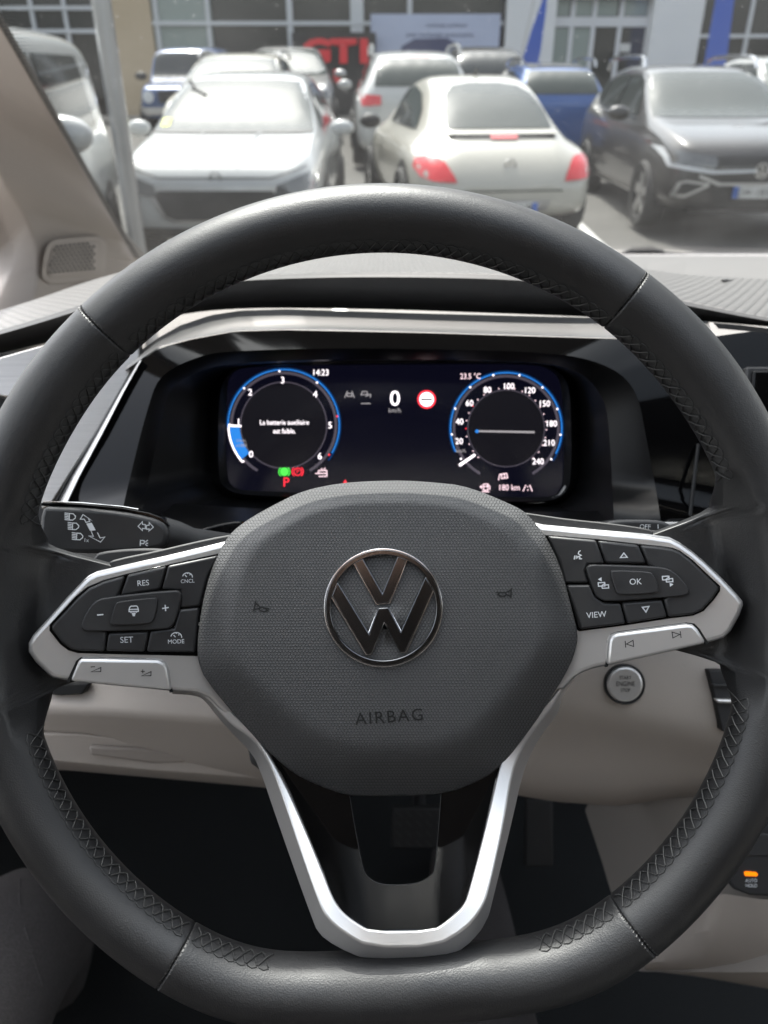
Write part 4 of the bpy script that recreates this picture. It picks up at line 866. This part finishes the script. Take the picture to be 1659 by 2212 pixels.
class Car:
    def __init__(s, name, label, stations, paintm, group, sub=2, scale=1.0):
        s.root = thing(name, label, 'car', (0, 0, 0), group); s.k = scale
        st = [tuple(v * scale for v in q[:6]) + tuple(q[6:]) for q in stations]
        rows = [ring_at(q) for q in st]; v, f = grid(rows, True); n = len(rows[0])
        f.append(tuple(range(n))[::-1]); f.append(tuple(range(len(v) - n, len(v)))); f = [q[::-1] for q in f]
        o = mobj('body', v, f, M[paintm], s.root, smooth=180); subsurf(o, sub)
        bpy.context.view_layer.update(); dg = bpy.context.evaluated_depsgraph_get()
        me = bpy.data.meshes.new_from_object(o.evaluated_get(dg)); o.modifiers.clear(); o.data = me
        s.body = o; s.bvh = BVHTree.FromPolygons([q.co.copy() for q in me.vertices], [tuple(p.vertices) for p in me.polygons]); s.pm = paintm
    def decal(s, name, pts, axis, sign, m, offs=.008, parent=None, mirror=False, cut=.07, smooth=True):
        k = s.k; pts = [(a * k, b * k) for a, b in pts]
        sets = [pts] + ([[(-a, b) for a, b in pts]] if mirror else [])
        out = None
        for P in sets:
            bm = bmesh.new(); vs_ = [bm.verts.new((a, b, 0)) for a, b in P]; bm.faces.new(vs_)
            bmesh.ops.triangulate(bm, faces=bm.faces[:])
            for _ in range(7):
                e = [q for q in bm.edges if q.calc_length() > cut * 1.6]
                if not e: break
                bmesh.ops.subdivide_edges(bm, edges=e, cuts=1); bmesh.ops.triangulate(bm, faces=bm.faces[:])
            bm.verts.index_update(); V = []
            for q in bm.verts:
                a, b = q.co.x, q.co.y
                if axis == 'y': o, d = Vector((a, sign * 6, b)), Vector((0, -sign, 0))
                elif axis == 'x': o, d = Vector((sign * 4, a, b)), Vector((-sign, 0, 0))
                else: o, d = Vector((a, b, 5)), Vector((0, 0, -1))
                h = s.bvh.ray_cast(o, d)
                if h[0] is None:
                    h = s.bvh.find_nearest(o + d * (3.9 if axis == 'y' else 3.2 if axis == 'x' else 3.6))
                V.append(h[0] - d * offs + h[1] * offs * .6)
            Fc = [tuple(x.index for x in q.verts) for q in bm.faces]; bm.free()
            ob = mobj(name, V, Fc, m if not isinstance(m, str) else M[m], parent or s.root, smooth=180 if smooth else 0); out = ob
        return out
    def side(s, name, pts, m, **k):
        for sg in (-1, 1): s.decal(name, pts, 'x', sg, m, **k)
    def wheels(s, ys, wx, r=.34):
        for y in ys:
            for sg in (-1, 1):
                k = s.k; x = wx * sg * k; yy = y * k; rr = r * k
                prof = [(.62, .02), (.70, .10), (.92, .115), (1.0, .07), (1.0, -.07), (.92, -.115), (.62, -.10)]
                rows = [[(x + dx * sg * k, yy + rr * q * math.cos(2 * math.pi * j / 28), rr + rr * q * math.sin(2 * math.pi * j / 28)) for j in range(28)] for q, dx in prof]
                v, f = grid(rows, True); ty = mobj('wheel', v, f, M['tyre'], s.root, smooth=50)
                parts = []
                for j in range(5):
                    a = R(90 + 72 * j); ca, sa = math.cos(a), math.sin(a)
                    q = [(.08, -.10), (.64, -.15), (.64, .15), (.08, .10)]
                    tp = [Vector((x + .085 * sg * k, yy + rr * (u * ca - t * sa), rr + rr * (u * sa + t * ca))) for u, t in q]
                    bt_ = [p - Vector((.03 * sg * k, 0, 0)) for p in tp]
                    parts.append((tp + bt_, [(0, 1, 2, 3), (7, 6, 5, 4)] + [(i, (i + 1) % 4, (i + 1) % 4 + 4, i + 4) for i in range(4)]))
                v, f = join_mesh(parts); mobj('rim', v, f, M['alloy'], ty, smooth=30)
                s.decal('wheel_arch', [(y + r * 1.22 * math.cos(R(t)), r + r * 1.22 * math.sin(R(t))) for t in range(-20, 201, 20)], 'x', sg, 'car_black', offs=.004)
    def mirrors(s, x, y, z, m=None, size=1):
        for sg in (-1, 1):
            k = s.k; rows = []
            for i in range(7):
                a = math.pi * (i + .5) / 7
                rows.append([(k * (sg * x - .13 * size * math.cos(a)), k * (y + .07 * size * math.sin(a) * math.cos(2 * math.pi * j / 12)), k * (z + .085 * size * math.sin(a) * math.sin(2 * math.pi * j / 12))) for j in range(12)])
            v, f = grid(rows, True); f += [tuple(range(12))[::-1], tuple(range(72, 84))]
            subsurf(mobj('mirror', v, f, M[m or s.pm], s.root, smooth=180), 1)
    def rails(s, x, y0, y1, z, m='bright_chrome', h=.05):
        for sg in (-1, 1):
            P = [(sg * x, y0, z - .03), (sg * x, y0 + .06, z + h * .7), (sg * x, y0 + .22, z + h), (sg * x, (y0 + y1) / 2, z + h + .015), (sg * x, y1 - .25, z + h), (sg * x, y1 - .06, z + h * .6), (sg * x, y1, z - .05)]
            mobj('roof_rail', *tube([Vector(p) * s.k for p in P], .024 * s.k, 8), M[m], s.root)
    def numplate(s, x, y, z, wd, txt, sign=-1, tilt=0, left_blue=True, flip=False):
        k = s.k; o = mobj('number_plate', *[q for q in box((x - wd / 2) * k, (x + wd / 2) * k, (y - .012) * k, (y + .012) * k, (z - .055) * k, (z + .055) * k)], M['plate_white'], s.root, smooth=0)
        e = .055
        for bx in (0, 1): mobj('plate_band', *box((x - wd / 2) * k if bx == 0 else (x + wd / 2 - e) * k, (x - wd / 2 + e) * k if bx == 0 else (x + wd / 2) * k, (y - .014) * k, (y + .014) * k, (z - .053) * k, (z + .053) * k), M['plate_blue'], o, smooth=0)
        V, Fc = text_px(txt, 0, 0, .075)
        mobj('lettering', [Vector(((x + (a * .92) * (1 if sign < 0 else -1)) * k, (y + sign * .016) * k, (z - b) * k)) for a, b in V], Fc, M['print_black'], o, smooth=0)
    def disc(s, name, x, z, r, y, sign, m, parts=True):
        k = s.k; rows = []
        for q, dy in ((.84, 0), (.86, .015), (1, .015), (1.0, 0)): rows.append([(k * (x + r * q * math.cos(2 * math.pi * j / 24)), k * (y + sign * dy), k * (z + r * q * math.sin(2 * math.pi * j / 24))) for j in range(24)])
        v, f = grid(rows, True); o = mobj(name, v, f, M[m], s.root, smooth=30)
        if parts:
            for pl in (LV, LW):
                mobj('emblem_letter', [(k * (x + r * a * (1 if sign < 0 else -1)), k * (y + sign * .012), k * (z + r * b)) for a, b in pl], [tuple(range(len(pl)))], M[m], o, smooth=0)
        return o
    def put(s, x, y, z=None, yaw=0):
        s.root.location = (x, y, gz(y) if z is None else z); s.root.rotation_euler = (0, 0, R(yaw)); return s
SUV = [(-2.24, .42, .66, .72, .62, .55), (-2.20, .30, .74, .82, .78, .66), (-2.08, .24, .84, .93, .88, .74), (-1.8, .22, .93, 1.0, .925, .80), (-1.3, .20, .99, 1.07, .94, .80), (-.98, .20, 1.02, 1.11, .94, .80), (-.62, .20, 1.03, 1.31, .94, .75), (-.2, .2, 1.04, 1.53, .94, .69), (.15, .2, 1.04, 1.60, .94, .66), (.7, .2, 1.05, 1.63, .94, .65), (1.4, .2, 1.06, 1.60, .94, .64), (1.85, .21, 1.07, 1.50, .93, .63), (2.1, .24, 1.06, 1.27, .90, .66), (2.22, .30, 1.0, 1.08, .84, .66), (2.26, .42, .9, .96, .72, .6)]
def suv_glass(c, gl='car_glass'):
    c.decal('windscreen', [(-.80, 1.10), (.80, 1.10), (.735, 1.30), (.655, 1.51), (.4, 1.535), (-.4, 1.535), (-.655, 1.51), (-.735, 1.30)], 'y', -1, gl)
    c.side('side_window', [(-.60, 1.10), (.42, 1.10), (.42, 1.50), (.1, 1.50), (-.12, 1.45), (-.40, 1.28)], 'car_glass_dark'); c.side('side_window', [(.47, 1.10), (1.35, 1.12), (1.30, 1.44), (1.0, 1.50), (.47, 1.50)], 'car_glass_dark'); c.side('quarter_window', [(1.40, 1.13), (1.80, 1.16), (1.62, 1.40), (1.36, 1.44)], 'car_glass_dark')
    c.decal('rear_window', [(-.66, 1.14), (.66, 1.14), (.60, 1.44), (.5, 1.50), (-.5, 1.50), (-.60, 1.44)], 'y', 1, gl)
# ---- white crossover facing the windscreen
c = Car('crossover_car', 'white crossover car facing the van, sun glare in its windscreen', SUV, 'paint_white', None)
suv_glass(c)
c.decal('headlight', [(-.90, .86), (-.88, .72), (-.70, .66), (-.52, .64), (-.55, .74), (-.72, .80)], 'y', -1, 'lamp_clear', mirror=True, offs=.012)
c.decal('grille_frame', [(-.56, .73), (.56, .73), (.60, .66), (.50, .46), (.40, .42), (-.40, .42), (-.50, .46), (-.60, .66)], 'y', -1, 'alloy', offs=.010)
c.decal('grille', [(-.51, .695), (.51, .695), (.545, .65), (.46, .48), (.37, .45), (-.37, .45), (-.46, .48), (-.545, .65)], 'y', -1, 'car_black', offs=.020)
c.decal('lower_grille', [(-.75, .38), (.75, .38), (.66, .30), (-.66, .30)], 'y', -1, 'car_black', offs=.012)
c.decal('bumper_trim', [(-.82, .30), (.82, .30), (.7, .25), (-.7, .25)], 'y', -1, 'alloy', offs=.014)
for sg in (-1, 1): mobj('bonnet_crease', *tube([(sg * .18, -2.1, .935), (sg * .22, -1.6, 1.045), (sg * .30, -1.05, 1.105)], .008, 6), M['paint_white'], c.root)
c.decal('bonnet_seam', [(-.80, .885), (-.5, .80), (.5, .80), (.80, .885), (.80, .878), (.5, .79), (-.5, .79), (-.80, .878)], 'y', -1, 'car_black', offs=.006)
c.decal('cowl_strip', [(-.80, 1.105), (.80, 1.105), (.79, 1.085), (-.79, 1.085)], 'y', -1, 'car_black', offs=.012)
c.disc('emblem', 0, .80, .05, -2.2, -1, 'dark_chrome', False)
c.decal('windscreen_sticker', [(-.74, 1.13), (-.65, 1.13), (-.65, 1.20), (-.74, 1.20)], 'y', -1, 'sticker', offs=.014)
mobj('interior_mirror', *tube([(-.55, -.25, 1.53), (-.47, -.36, 1.44), (-.36, -.46, 1.40)], .018, 6), M['car_black'], c.root)
c.wheels((-1.42, 1.35), .86); c.mirrors(1.06, -.62, 1.10); c.put(-1.50, 9.75)
# ---- cream rounded coupe seen from behind
BEE = [(-2.08, .40, .60, .64, .55, .45), (-2.0, .28, .68, .74, .74, .55), (-1.8, .22, .78, .86, .84, .60), (-1.3, .20, .88, .98, .90, .66), (-.95, .20, .92, 1.03, .90, .70), (-.6, .20, .94, 1.22, .90, .66), (-.2, .20, .95, 1.43, .90, .60), (.2, .20, .95, 1.50, .90, .54), (.6, .20, .95, 1.475, .905, .53), (1.0, .20, .95, 1.37, .91, .52), (1.35, .22, .93, 1.19, .91, .52), (1.6, .24, .90, 1.02, .90, .54), (1.82, .26, .84, .92, .86, .50), (1.98, .28, .74, .80, .80, .48), (2.08, .32, .60, .64, .70, .45), (2.10, .42, .55, .58, .6, .4)]
BEE = [q + (.93 if q[0] < -.8 else .80,) for q in BEE]
c = Car('coupe_car', 'cream white rounded coupe seen from behind with large red tail lamps', BEE, 'paint_cream', None, scale=1.05)
c.decal('rear_window', [(-.52, 1.04), (.52, 1.04), (.50, 1.18), (.44, 1.32), (.34, 1.39), (.15, 1.415), (-.15, 1.415), (-.34, 1.39), (-.44, 1.32), (-.50, 1.18)], 'y', 1, 'car_glass')
c.decal('windscreen', [(-.62, 1.02), (.62, 1.02), (.5, 1.38), (-.5, 1.38)], 'y', -1, 'car_glass')
c.side('side_window', [(-.62, 1.0), (.30, 1.0), (.95, 1.0), (.80, 1.18), (.5, 1.32), (.1, 1.38), (-.2, 1.34), (-.45, 1.18)], 'car_glass_dark')
c.decal('tail_lamp', [(.85, .80), (.87, .73), (.83, .66), (.74, .63), (.52, .615), (.54, .67), (.61, .78), (.66, .815), (.76, .83)], 'y', 1, 'lamp_red', mirror=True, offs=.012)
c.decal('spoiler_shade', [(-.52, 1.005), (.52, 1.005), (.50, .955), (-.50, .955)], 'y', 1, 'car_black', offs=.006)
v, f = grid([[(x, y0, z0) for x in (-.54, -.3, 0, .3, .54)] for y0, z0 in ((1.50, 1.00), (1.66, 1.015), (1.69, 1.0), (1.58, .97))]); mobj('spoiler', [Vector(p) * 1.05 for p in v], f, M['paint_cream'], c.root, smooth=40)
c.decal('brake_light', [(-.13, .985), (.13, .985), (.13, .955), (-.13, .955)], 'y', 1, 'lamp_red', offs=.016)
c.decal('boot_seam', [(-.50, .545), (.50, .545), (.50, .533), (-.50, .533)], 'y', 1, 'car_black', offs=.006)
c.decal('plate_recess', [(-.40, .46), (.40, .46), (.33, .30), (-.33, .30)], 'y', 1, 'paint_silver', offs=.006)
c.decal('reflector', [(-.72, .32), (-.52, .30), (-.52, .26), (-.70, .27)], 'y', 1, 'lamp_red', mirror=True, offs=.01)
c.disc('emblem', 0, .75, .062, 2.0, 1, 'bright_chrome'); c.numplate(0, 2.115, .385, .52, 'FB-418-UB', 1)
mobj('aerial', *tube([(0, .45, 1.56), (0, .52, 1.60), (0, .60, 1.62)], [.02, .016, .006], 8), M['car_black'], c.root)
c.wheels((-1.28, 1.26), .84); c.mirrors(1.0, -.55, 1.0, 'car_black'); c.put(.95, 10.5, yaw=188)
# ---- dark grey crossover facing the van at the right
c = Car('crossover_car', 'dark grey crossover car with chrome roof rails facing the van', SUV, 'paint_graphite', None, scale=1.02)
suv_glass(c); c.rails(.67, .0, 1.75, 1.60, h=.085)
c.decal('headlight', [(-.90, .86), (-.86, .70), (-.50, .66), (-.46, .72), (-.46, .80), (-.7, .83)], 'y', -1, 'lamp_clear', mirror=True, offs=.012)
c.decal('light_strip', [(-.91, .86), (-.875, .695), (-.50, .645), (-.06, .66), (-.06, .685), (-.50, .68), (-.85, .725), (-.88, .86)], 'y', -1, 'lamp_core', mirror=True, offs=.02)
c.decal('grille', [(-.46, .80), (.46, .80), (.46, .72), (-.46, .72)], 'y', -1, 'car_black', offs=.012)
c.decal('lower_grille', [(-.52, .60), (.52, .60), (.40, .32), (-.40, .32)], 'y', -1, 'car_black', offs=.012)
c.decal('chrome_bar', [(-.62, .64), (-.40, .565), (.40, .565), (.62, .64), (.62, .61), (.42, .535), (-.42, .535), (-.62, .61)], 'y', -1, 'alloy', offs=.02)
c.decal('fog_lamp_trim', [(-.80, .56), (-.72, .585), (-.50, .56), (-.50, .53), (-.72, .42), (-.84, .42), (-.84, .45)], 'y', -1, 'alloy', mirror=True, offs=.014); c.decal('fog_lamp', [(-.77, .55), (-.72, .56), (-.55, .54), (-.73, .45), (-.80, .45)], 'y', -1, 'car_black', mirror=True, offs=.022)
c.decal('bumper_trim', [(-.66, .30), (.66, .30), (.6, .26), (-.6, .26)], 'y', -1, 'alloy', offs=.014)
c.side('window_chrome', [(-.62, 1.085), (1.6, 1.12), (1.9, 1.24), (1.9, 1.21), (1.62, 1.09), (-.62, 1.06)], 'bright_chrome', offs=.012); c.side('sill_trim', [(-.9, .34), (.9, .34), (.9, .31), (-.9, .31)], 'alloy'); c.side('door_seam', [(.43, 1.05), (.44, 1.05), (.46, .36), (.45, .36)], 'car_black')
c.disc('emblem', 0, .675, .075, -2.24, -1, 'bright_chrome'); c.numplate(0, -2.27, .475, .52, 'GW-183-TL', -1)
c.wheels((-1.42, 1.38), .86, .35); c.mirrors(1.07, -.58, 1.12); c.put(3.88, 11.05)
# ---- white estate-like SUV beyond the coupe, rear view
c = Car('crossover_car', 'white crossover with roof rails parked beyond the cream coupe', SUV, 'paint_white', None, scale=1.05)
suv_glass(c); c.rails(.66, .1, 1.7, 1.60, 'paint_white', h=.08); c.decal('tail_lamp', [(-.86, 1.04), (-.56, 1.02), (-.56, .90), (-.84, .88)], 'y', 1, 'lamp_red', mirror=True, offs=.014); c.decal('brake_light', [(-.2, 1.535), (.2, 1.535), (.2, 1.52), (-.2, 1.52)], 'y', 1, 'lamp_red')
c.wheels((-1.42, 1.38), .86, .35); c.mirrors(1.07, -.58, 1.12); c.disc('emblem', 0, .95, .06, 2.2, 1, 'bright_chrome'); c.put(.42, 16.2, yaw=183)
# ---- blue crossover beyond, rear view
c = Car('crossover_car', 'blue crossover with black roof between the coupe and the grey car', SUV, 'paint_blue', None, scale=.93)
suv_glass(c); c.rails(.66, .1, 1.7, 1.60, h=.085); c.decal('roof_cover', [(-.5, .0), (.5, .0), (.5, 1.6), (-.5, 1.6)], 'z', 1, 'paint_black'); c.decal('tail_lamp', [(-.88, 1.02), (-.50, 1.0), (-.50, .90), (-.86, .88)], 'y', 1, 'lamp_red', mirror=True, offs=.014); c.wheels((-1.42, 1.38), .86, .35); c.mirrors(1.07, -.58, 1.12); c.put(2.85, 16.6, yaw=182)
# ---- cars behind the white crossover
c = Car('crossover_car', 'cream roofed car right behind the white crossover', SUV, 'paint_cream', None, scale=1.05); suv_glass(c); c.wheels((-1.42, 1.38), .86, .35); c.put(-2.5, 15.6, yaw=0)
c.rails(.66, .1, 1.7, 1.57, 'paint_silver')
c = Car('hatchback_car', 'silver grey car facing forward in front of the red letters', SUV, 'paint_silver', None, scale=1.08); suv_glass(c); c.decal('headlight', [(-.90, .88), (-.86, .74), (-.55, .70), (-.5, .78), (-.7, .84)], 'y', -1, 'lamp_clear', mirror=True); c.decal('grille', [(-.5, .68), (.5, .68), (.45, .45), (-.45, .45)], 'y', -1, 'car_black'); c.wheels((-1.42, 1.38), .86, .35); c.mirrors(1.07, -.58, 1.12); c.put(-2.15, 20.3, yaw=4)
JEEP = [(-2.1, .50, .86, .92, .72, .62), (-2.05, .42, 1.0, 1.06, .80, .70), (-1.6, .40, 1.06, 1.12, .86, .74), (-.95, .40, 1.08, 1.15, .90, .78), (-.80, .40, 1.09, 1.30, .90, .78), (-.62, .40, 1.10, 1.70, .90, .74), (-.45, .40, 1.10, 1.80, .90, .73), (.6, .40, 1.10, 1.84, .90, .73), (1.5, .40, 1.10, 1.82, .90, .73), (1.75, .42, 1.10, 1.78, .90, .72), (1.84, .46, 1.08, 1.6, .88, .70), (1.88, .55, 1.0, 1.3, .84, .68)]
c = Car('off_road_car', 'boxy navy blue off-road car beside the beige wall panel', JEEP, 'paint_navy', None, scale=.95)
c.decal('windscreen', [(-.74, 1.2), (.74, 1.2), (.68, 1.70), (-.68, 1.70)], 'y', -1, 'car_glass_dark'); c.side('side_window', [(-.5, 1.16), (.4, 1.16), (.4, 1.68), (-.42, 1.66)], 'car_glass_dark'); c.side('side_window', [(.5, 1.16), (1.6, 1.16), (1.55, 1.68), (.5, 1.68)], 'car_glass_dark')
c.decal('headlight', [(-.62 + .12 * math.cos(R(t)), .86 + .12 * math.sin(R(t))) for t in range(0, 360, 30)], 'y', -1, 'lamp_core', mirror=True); c.decal('grille', [(-.42, .98), (.42, .98), (.40, .74), (-.40, .74)], 'y', -1, 'car_black'); c.decal('bumper', [(-.8, .66), (.8, .66), (.8, .52), (-.8, .52)], 'y', -1, 'alloy', offs=.03)
c.wheels((-1.35, 1.2), .82, .40); c.mirrors(1.06, -.60, 1.24, 'car_black', 1.1); c.put(-4.25, 20.0, yaw=2)
c = Car('hatchback_car', 'black car beyond the white crossover near the display window', SUV, 'paint_black', None, scale=1.06); suv_glass(c, 'car_glass_dark'); c.wheels((-1.42, 1.38), .86); c.put(2.05, 20.6, yaw=184)
c = Car('crossover_car', 'white car partly hidden behind the dark grey crossover', SUV, 'paint_white', None, scale=1.02); suv_glass(c); c.wheels((-1.42, 1.38), .86); c.mirrors(1.07, -.58, 1.12); c.put(7.1, 15.6)
# ---- white van at the left
VAN = [(-2.45, .45, .85, .95, .80, .72), (-2.38, .30, 1.0, 1.10, .90, .80), (-2.1, .24, 1.1, 1.22, .95, .85), (-1.75, .22, 1.15, 1.34, .96, .86), (-1.3, .22, 1.18, 1.72, .97, .84), (-.95, .22, 1.18, 1.88, .97, .82), (-.3, .22, 1.18, 1.95, .97, .80), (.8, .22, 1.18, 1.96, .97, .80), (1.9, .22, 1.18, 1.95, .97, .80), (2.35, .24, 1.16, 1.92, .96, .80), (2.45, .30, 1.12, 1.86, .93, .78), (2.48, .5, 1.05, 1.6, .85, .7)]
c = Car('delivery_van', 'white van parked at the left beyond the windscreen pillar', VAN, 'paint_white', None)
c.side('side_window', [(-1.45, 1.24), (-.30, 1.22), (-.30, 1.76), (-.80, 1.74), (-1.10, 1.62)], 'car_glass_dark'); c.side('side_window', [(-.16, 1.22), (1.70, 1.22), (1.62, 1.76), (-.16, 1.76)], 'car_glass_dark')
c.decal('windscreen', [(-.82, 1.36), (.82, 1.36), (.74, 1.80), (-.74, 1.80)], 'y', -1, 'car_glass'); c.side('door_seam', [(-.24, 1.78), (-.225, 1.78), (-.225, .36), (-.24, .36)], 'car_black'); c.side('side_moulding', [(-1.2, .62), (1.2, .62), (1.2, .56), (-1.2, .56)], 'paint_silver')
c.wheels((-1.55, 1.45), .87, .36); c.mirrors(1.14, -1.28, 1.34, None, 1.35); c.put(-3.17, 6.0, yaw=10)
# ---- lamp post close to the van
lp = thing('lamp_post', 'pale grey steel post standing between the white van and white crossover', 'post', (-1.48, 4.9, 0))
mobj('pole', *tube([(-1.48, 4.9, 0), (-1.48, 4.9, 1.2), (-1.48, 4.9, 6)], [.045, .05, .05], 16), M['paint_silver'], lp)
mobj('base_plate', *box(-1.60, -1.36, 4.78, 5.02, 0, .03), M['paint_silver'], lp, smooth=0)
# ================================================================== dealership
YB = 25.5
bld = thing('showroom_building', 'glazed showroom building with white columns and a beige wall panel', 'building', (0, YB, .36))
mat('wall_white', (.74, .745, .75), .7); mat('clad_beige', (.50, .40, .27), .7, noise=(3, .4, .02, (.2, 1, 8))); mat('frame_pale', (.58, .60, .62), .5); mat('frame_white', (.66, .67, .69), .5)
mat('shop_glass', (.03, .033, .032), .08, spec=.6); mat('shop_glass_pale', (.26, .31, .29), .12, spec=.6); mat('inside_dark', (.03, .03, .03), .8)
def wx(x, Y=YB): return WY(x, 90, Y).x
def wz(y, Y=YB): return WY(829.5, y, Y).z
def wall(name, x0, x1, z0, z1, m, y0=YB, th=.2, p=bld): return mobj(name, *box(wx(x0), wx(x1), y0, y0 + th, z0, z1), M[m], p, smooth=0)
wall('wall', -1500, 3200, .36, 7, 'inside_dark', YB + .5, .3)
wall('window_pane', -900, 212, .9, 6.5, 'shop_glass'); wall('column', 212, 240, .36, 7, 'frame_pale', YB - .1); wall('wall_panel', 238, 335, .36, 7, 'clad_beige', YB - .15)
wall('window_pane', 335, 462, .5, 6.5, 'shop_glass_pale')
for a, b in ((462, 630), (630, 772), (772, 884), (884, 1086)): wall('window_pane', a + 4, b - 4, .5, 6.5, 'shop_glass')
for x in (10, 82, 152, 345, 455): wall('mullion', x - 4, x + 4, .5, 6.6, 'frame_pale', YB - .08, .1)
for x, w_ in ((629, 6), (772, 14), (884, 5)): wall('mullion', x - w_, x + w_, .5, 6.6, 'frame_pale', YB - .08, .1)
for x0, x1, y in ((-900, 212, 17), (-900, 212, 67), (335, 1086, 50)): wall('transom', x0, x1, wz(y + 5), wz(y - 4), 'frame_pale', YB - .1, .1)
wall('column', 1088, 1192, .36, 7, 'wall_white', YB - .3, .5); wall('column', 1396, 1502, .36, 7, 'wall_white', YB - .3, .5)
wall('lintel', 1180, 1400, wz(-2), 7, 'wall_white', YB - .28, .4)
for a, b in ((1192, 1228), (1228, 1330), (1330, 1394)): wall('window_pane', a + 4, b - 4, wz(34), wz(0), 'shop_glass_pale', YB + .02)
wall('door_header', 1190, 1396, wz(58), wz(36), 'frame_white', YB - .05)
for a, b in ((1190, 1232), (1232, 1278), (1278, 1335), (1335, 1396)): wall('door_leaf', a + 4, b - 4, .5, wz(60), 'shop_glass_pale' if b < 1300 else 'shop_glass', YB + .02); wall('door_stile', b - 5, b + 4, .5, wz(0), 'frame_white', YB - .04, .1)
wall('door_poster', 1340, 1362, wz(112), wz(94), 'plate_white', YB - .06, .02)
for a, b in ((1502, 1540), (1540, 1610), (1610, 1700), (1700, 2600)): wall('window_pane', a + 3, b - 3, .5, 6.5, 'shop_glass'); wall('mullion', b - 4, b + 4, .5, 6.6, 'frame_pale', YB - .06, .1)
wall('transom', 1502, 2600, wz(82), wz(74), 'frame_pale', YB - .08, .1)
# display letters, banner and flags
mat('sign_red', (.80, .03, .04), .5); mat('banner_blue', (.46, .51, .66), .7, var=(.6, .2)); mat('banner_dark', (.05, .06, .14), .6); mat('flag_blue', (.05, .12, .50), .7); mat('sign_black', (.02, .02, .02), .5)
sg_ = thing('window_letters', 'large red display letters on a black stand behind the glass', 'sign', (wx(730, 24.9), 24.9, .36))
Y1 = 24.9
mobj('stand', *box(wx(640, Y1), wx(812, Y1), Y1 + .06, Y1 + .4, .47, wz(138, Y1)), M['sign_black'], sg_, smooth=0)
mobj('letter_panel', *box(wx(630, Y1), wx(812, Y1), Y1 + .06, Y1 + .1, wz(138, Y1), wz(70, Y1)), M['sign_black'], sg_, smooth=0)
for ch, x in (('G', 684), ('T', 742), ('I', 786)):
    V, Fc = text_px(ch, x, 110, 50, squeeze=1.25, bold=.05); A = [WY(a, b, Y1) for a, b in V]; nV = len(A)
    ob = mobj('letter', A, Fc, M['sign_red'], sg_, smooth=0); md = ob.modifiers.new('thick', 'SOLIDIFY'); md.thickness = .10; md.offset = 0
    md2 = ob.modifiers.new('disp', 'WIREFRAME') if False else None
strp = mobj('red_stripe', [WY(x, y, Y1 + .05) for x, y in ((720, 150), (742, 150), (732, 185), (722, 172))], [(0, 1, 2, 3)], M['sign_red'], sg_, smooth=0)
bn = thing('window_banner', 'pale blue banner with a dark car picture and two lines of text', 'banner', (wx(940, 25.2), 25.2, 1.5))
Y2 = 25.2
mobj('cloth', *box(wx(801, Y2), wx(1078, Y2), Y2, Y2 + .02, wz(135, Y2), wz(30, Y2)), M['banner_blue'], bn, smooth=0)
mobj('picture', [WY(x, y, Y2 - .01) for x, y in ((860, 122), (868, 100), (895, 84), (965, 82), (995, 98), (1004, 122))], [tuple(range(6))], M['banner_dark'], bn, smooth=0)
for s_, x, y, cph in (('recharge publique', 965, 55, 9), ('une recharge autonome', 950, 76, 11)):
    V, Fc = text_px(s_, x, y, cph); mobj('lettering', [WY(a, b, Y2 - .012) for a, b in V], Fc, M['banner_dark'], bn, smooth=0)
for lab, poly, Y in (('blue feather flag leaning beside the left white column', [(1180, -120), (1172, 0), (1150, 60), (1128, 130), (1112, 190), (1150, 190), (1168, 110), (1180, 20), (1190, -120)], 22), ('wide blue flag hanging right of the right white column', [(1552, -120), (1546, 0), (1530, 90), (1512, 190), (1558, 190), (1572, 110), (1586, 0), (1596, -120)], 22)):
    fl = thing('feather_flag', lab, 'flag', WY(poly[4][0] + 15, 190, Y) - Vector((0, 0, 1.0)))
    A = [WY(x, y, Y) for x, y in poly]; n = len(A)
    mobj('flag_cloth', A + [p + Vector((0, .015, 0)) for p in A], [tuple(range(n)), tuple(range(2 * n - 1, n - 1, -1))] + [(i, (i + 1) % n, (i + 1) % n + n, i + n) for i in range(n)], M['flag_blue'], fl, smooth=0)
    mobj('flag_pole', *tube([Vector((A[4].x, Y + .02, gz(Y))), A[4] + Vector((0, .02, 0)), A[0] + Vector((0, .02, 0))], .02, 8), M['alloy'], fl)
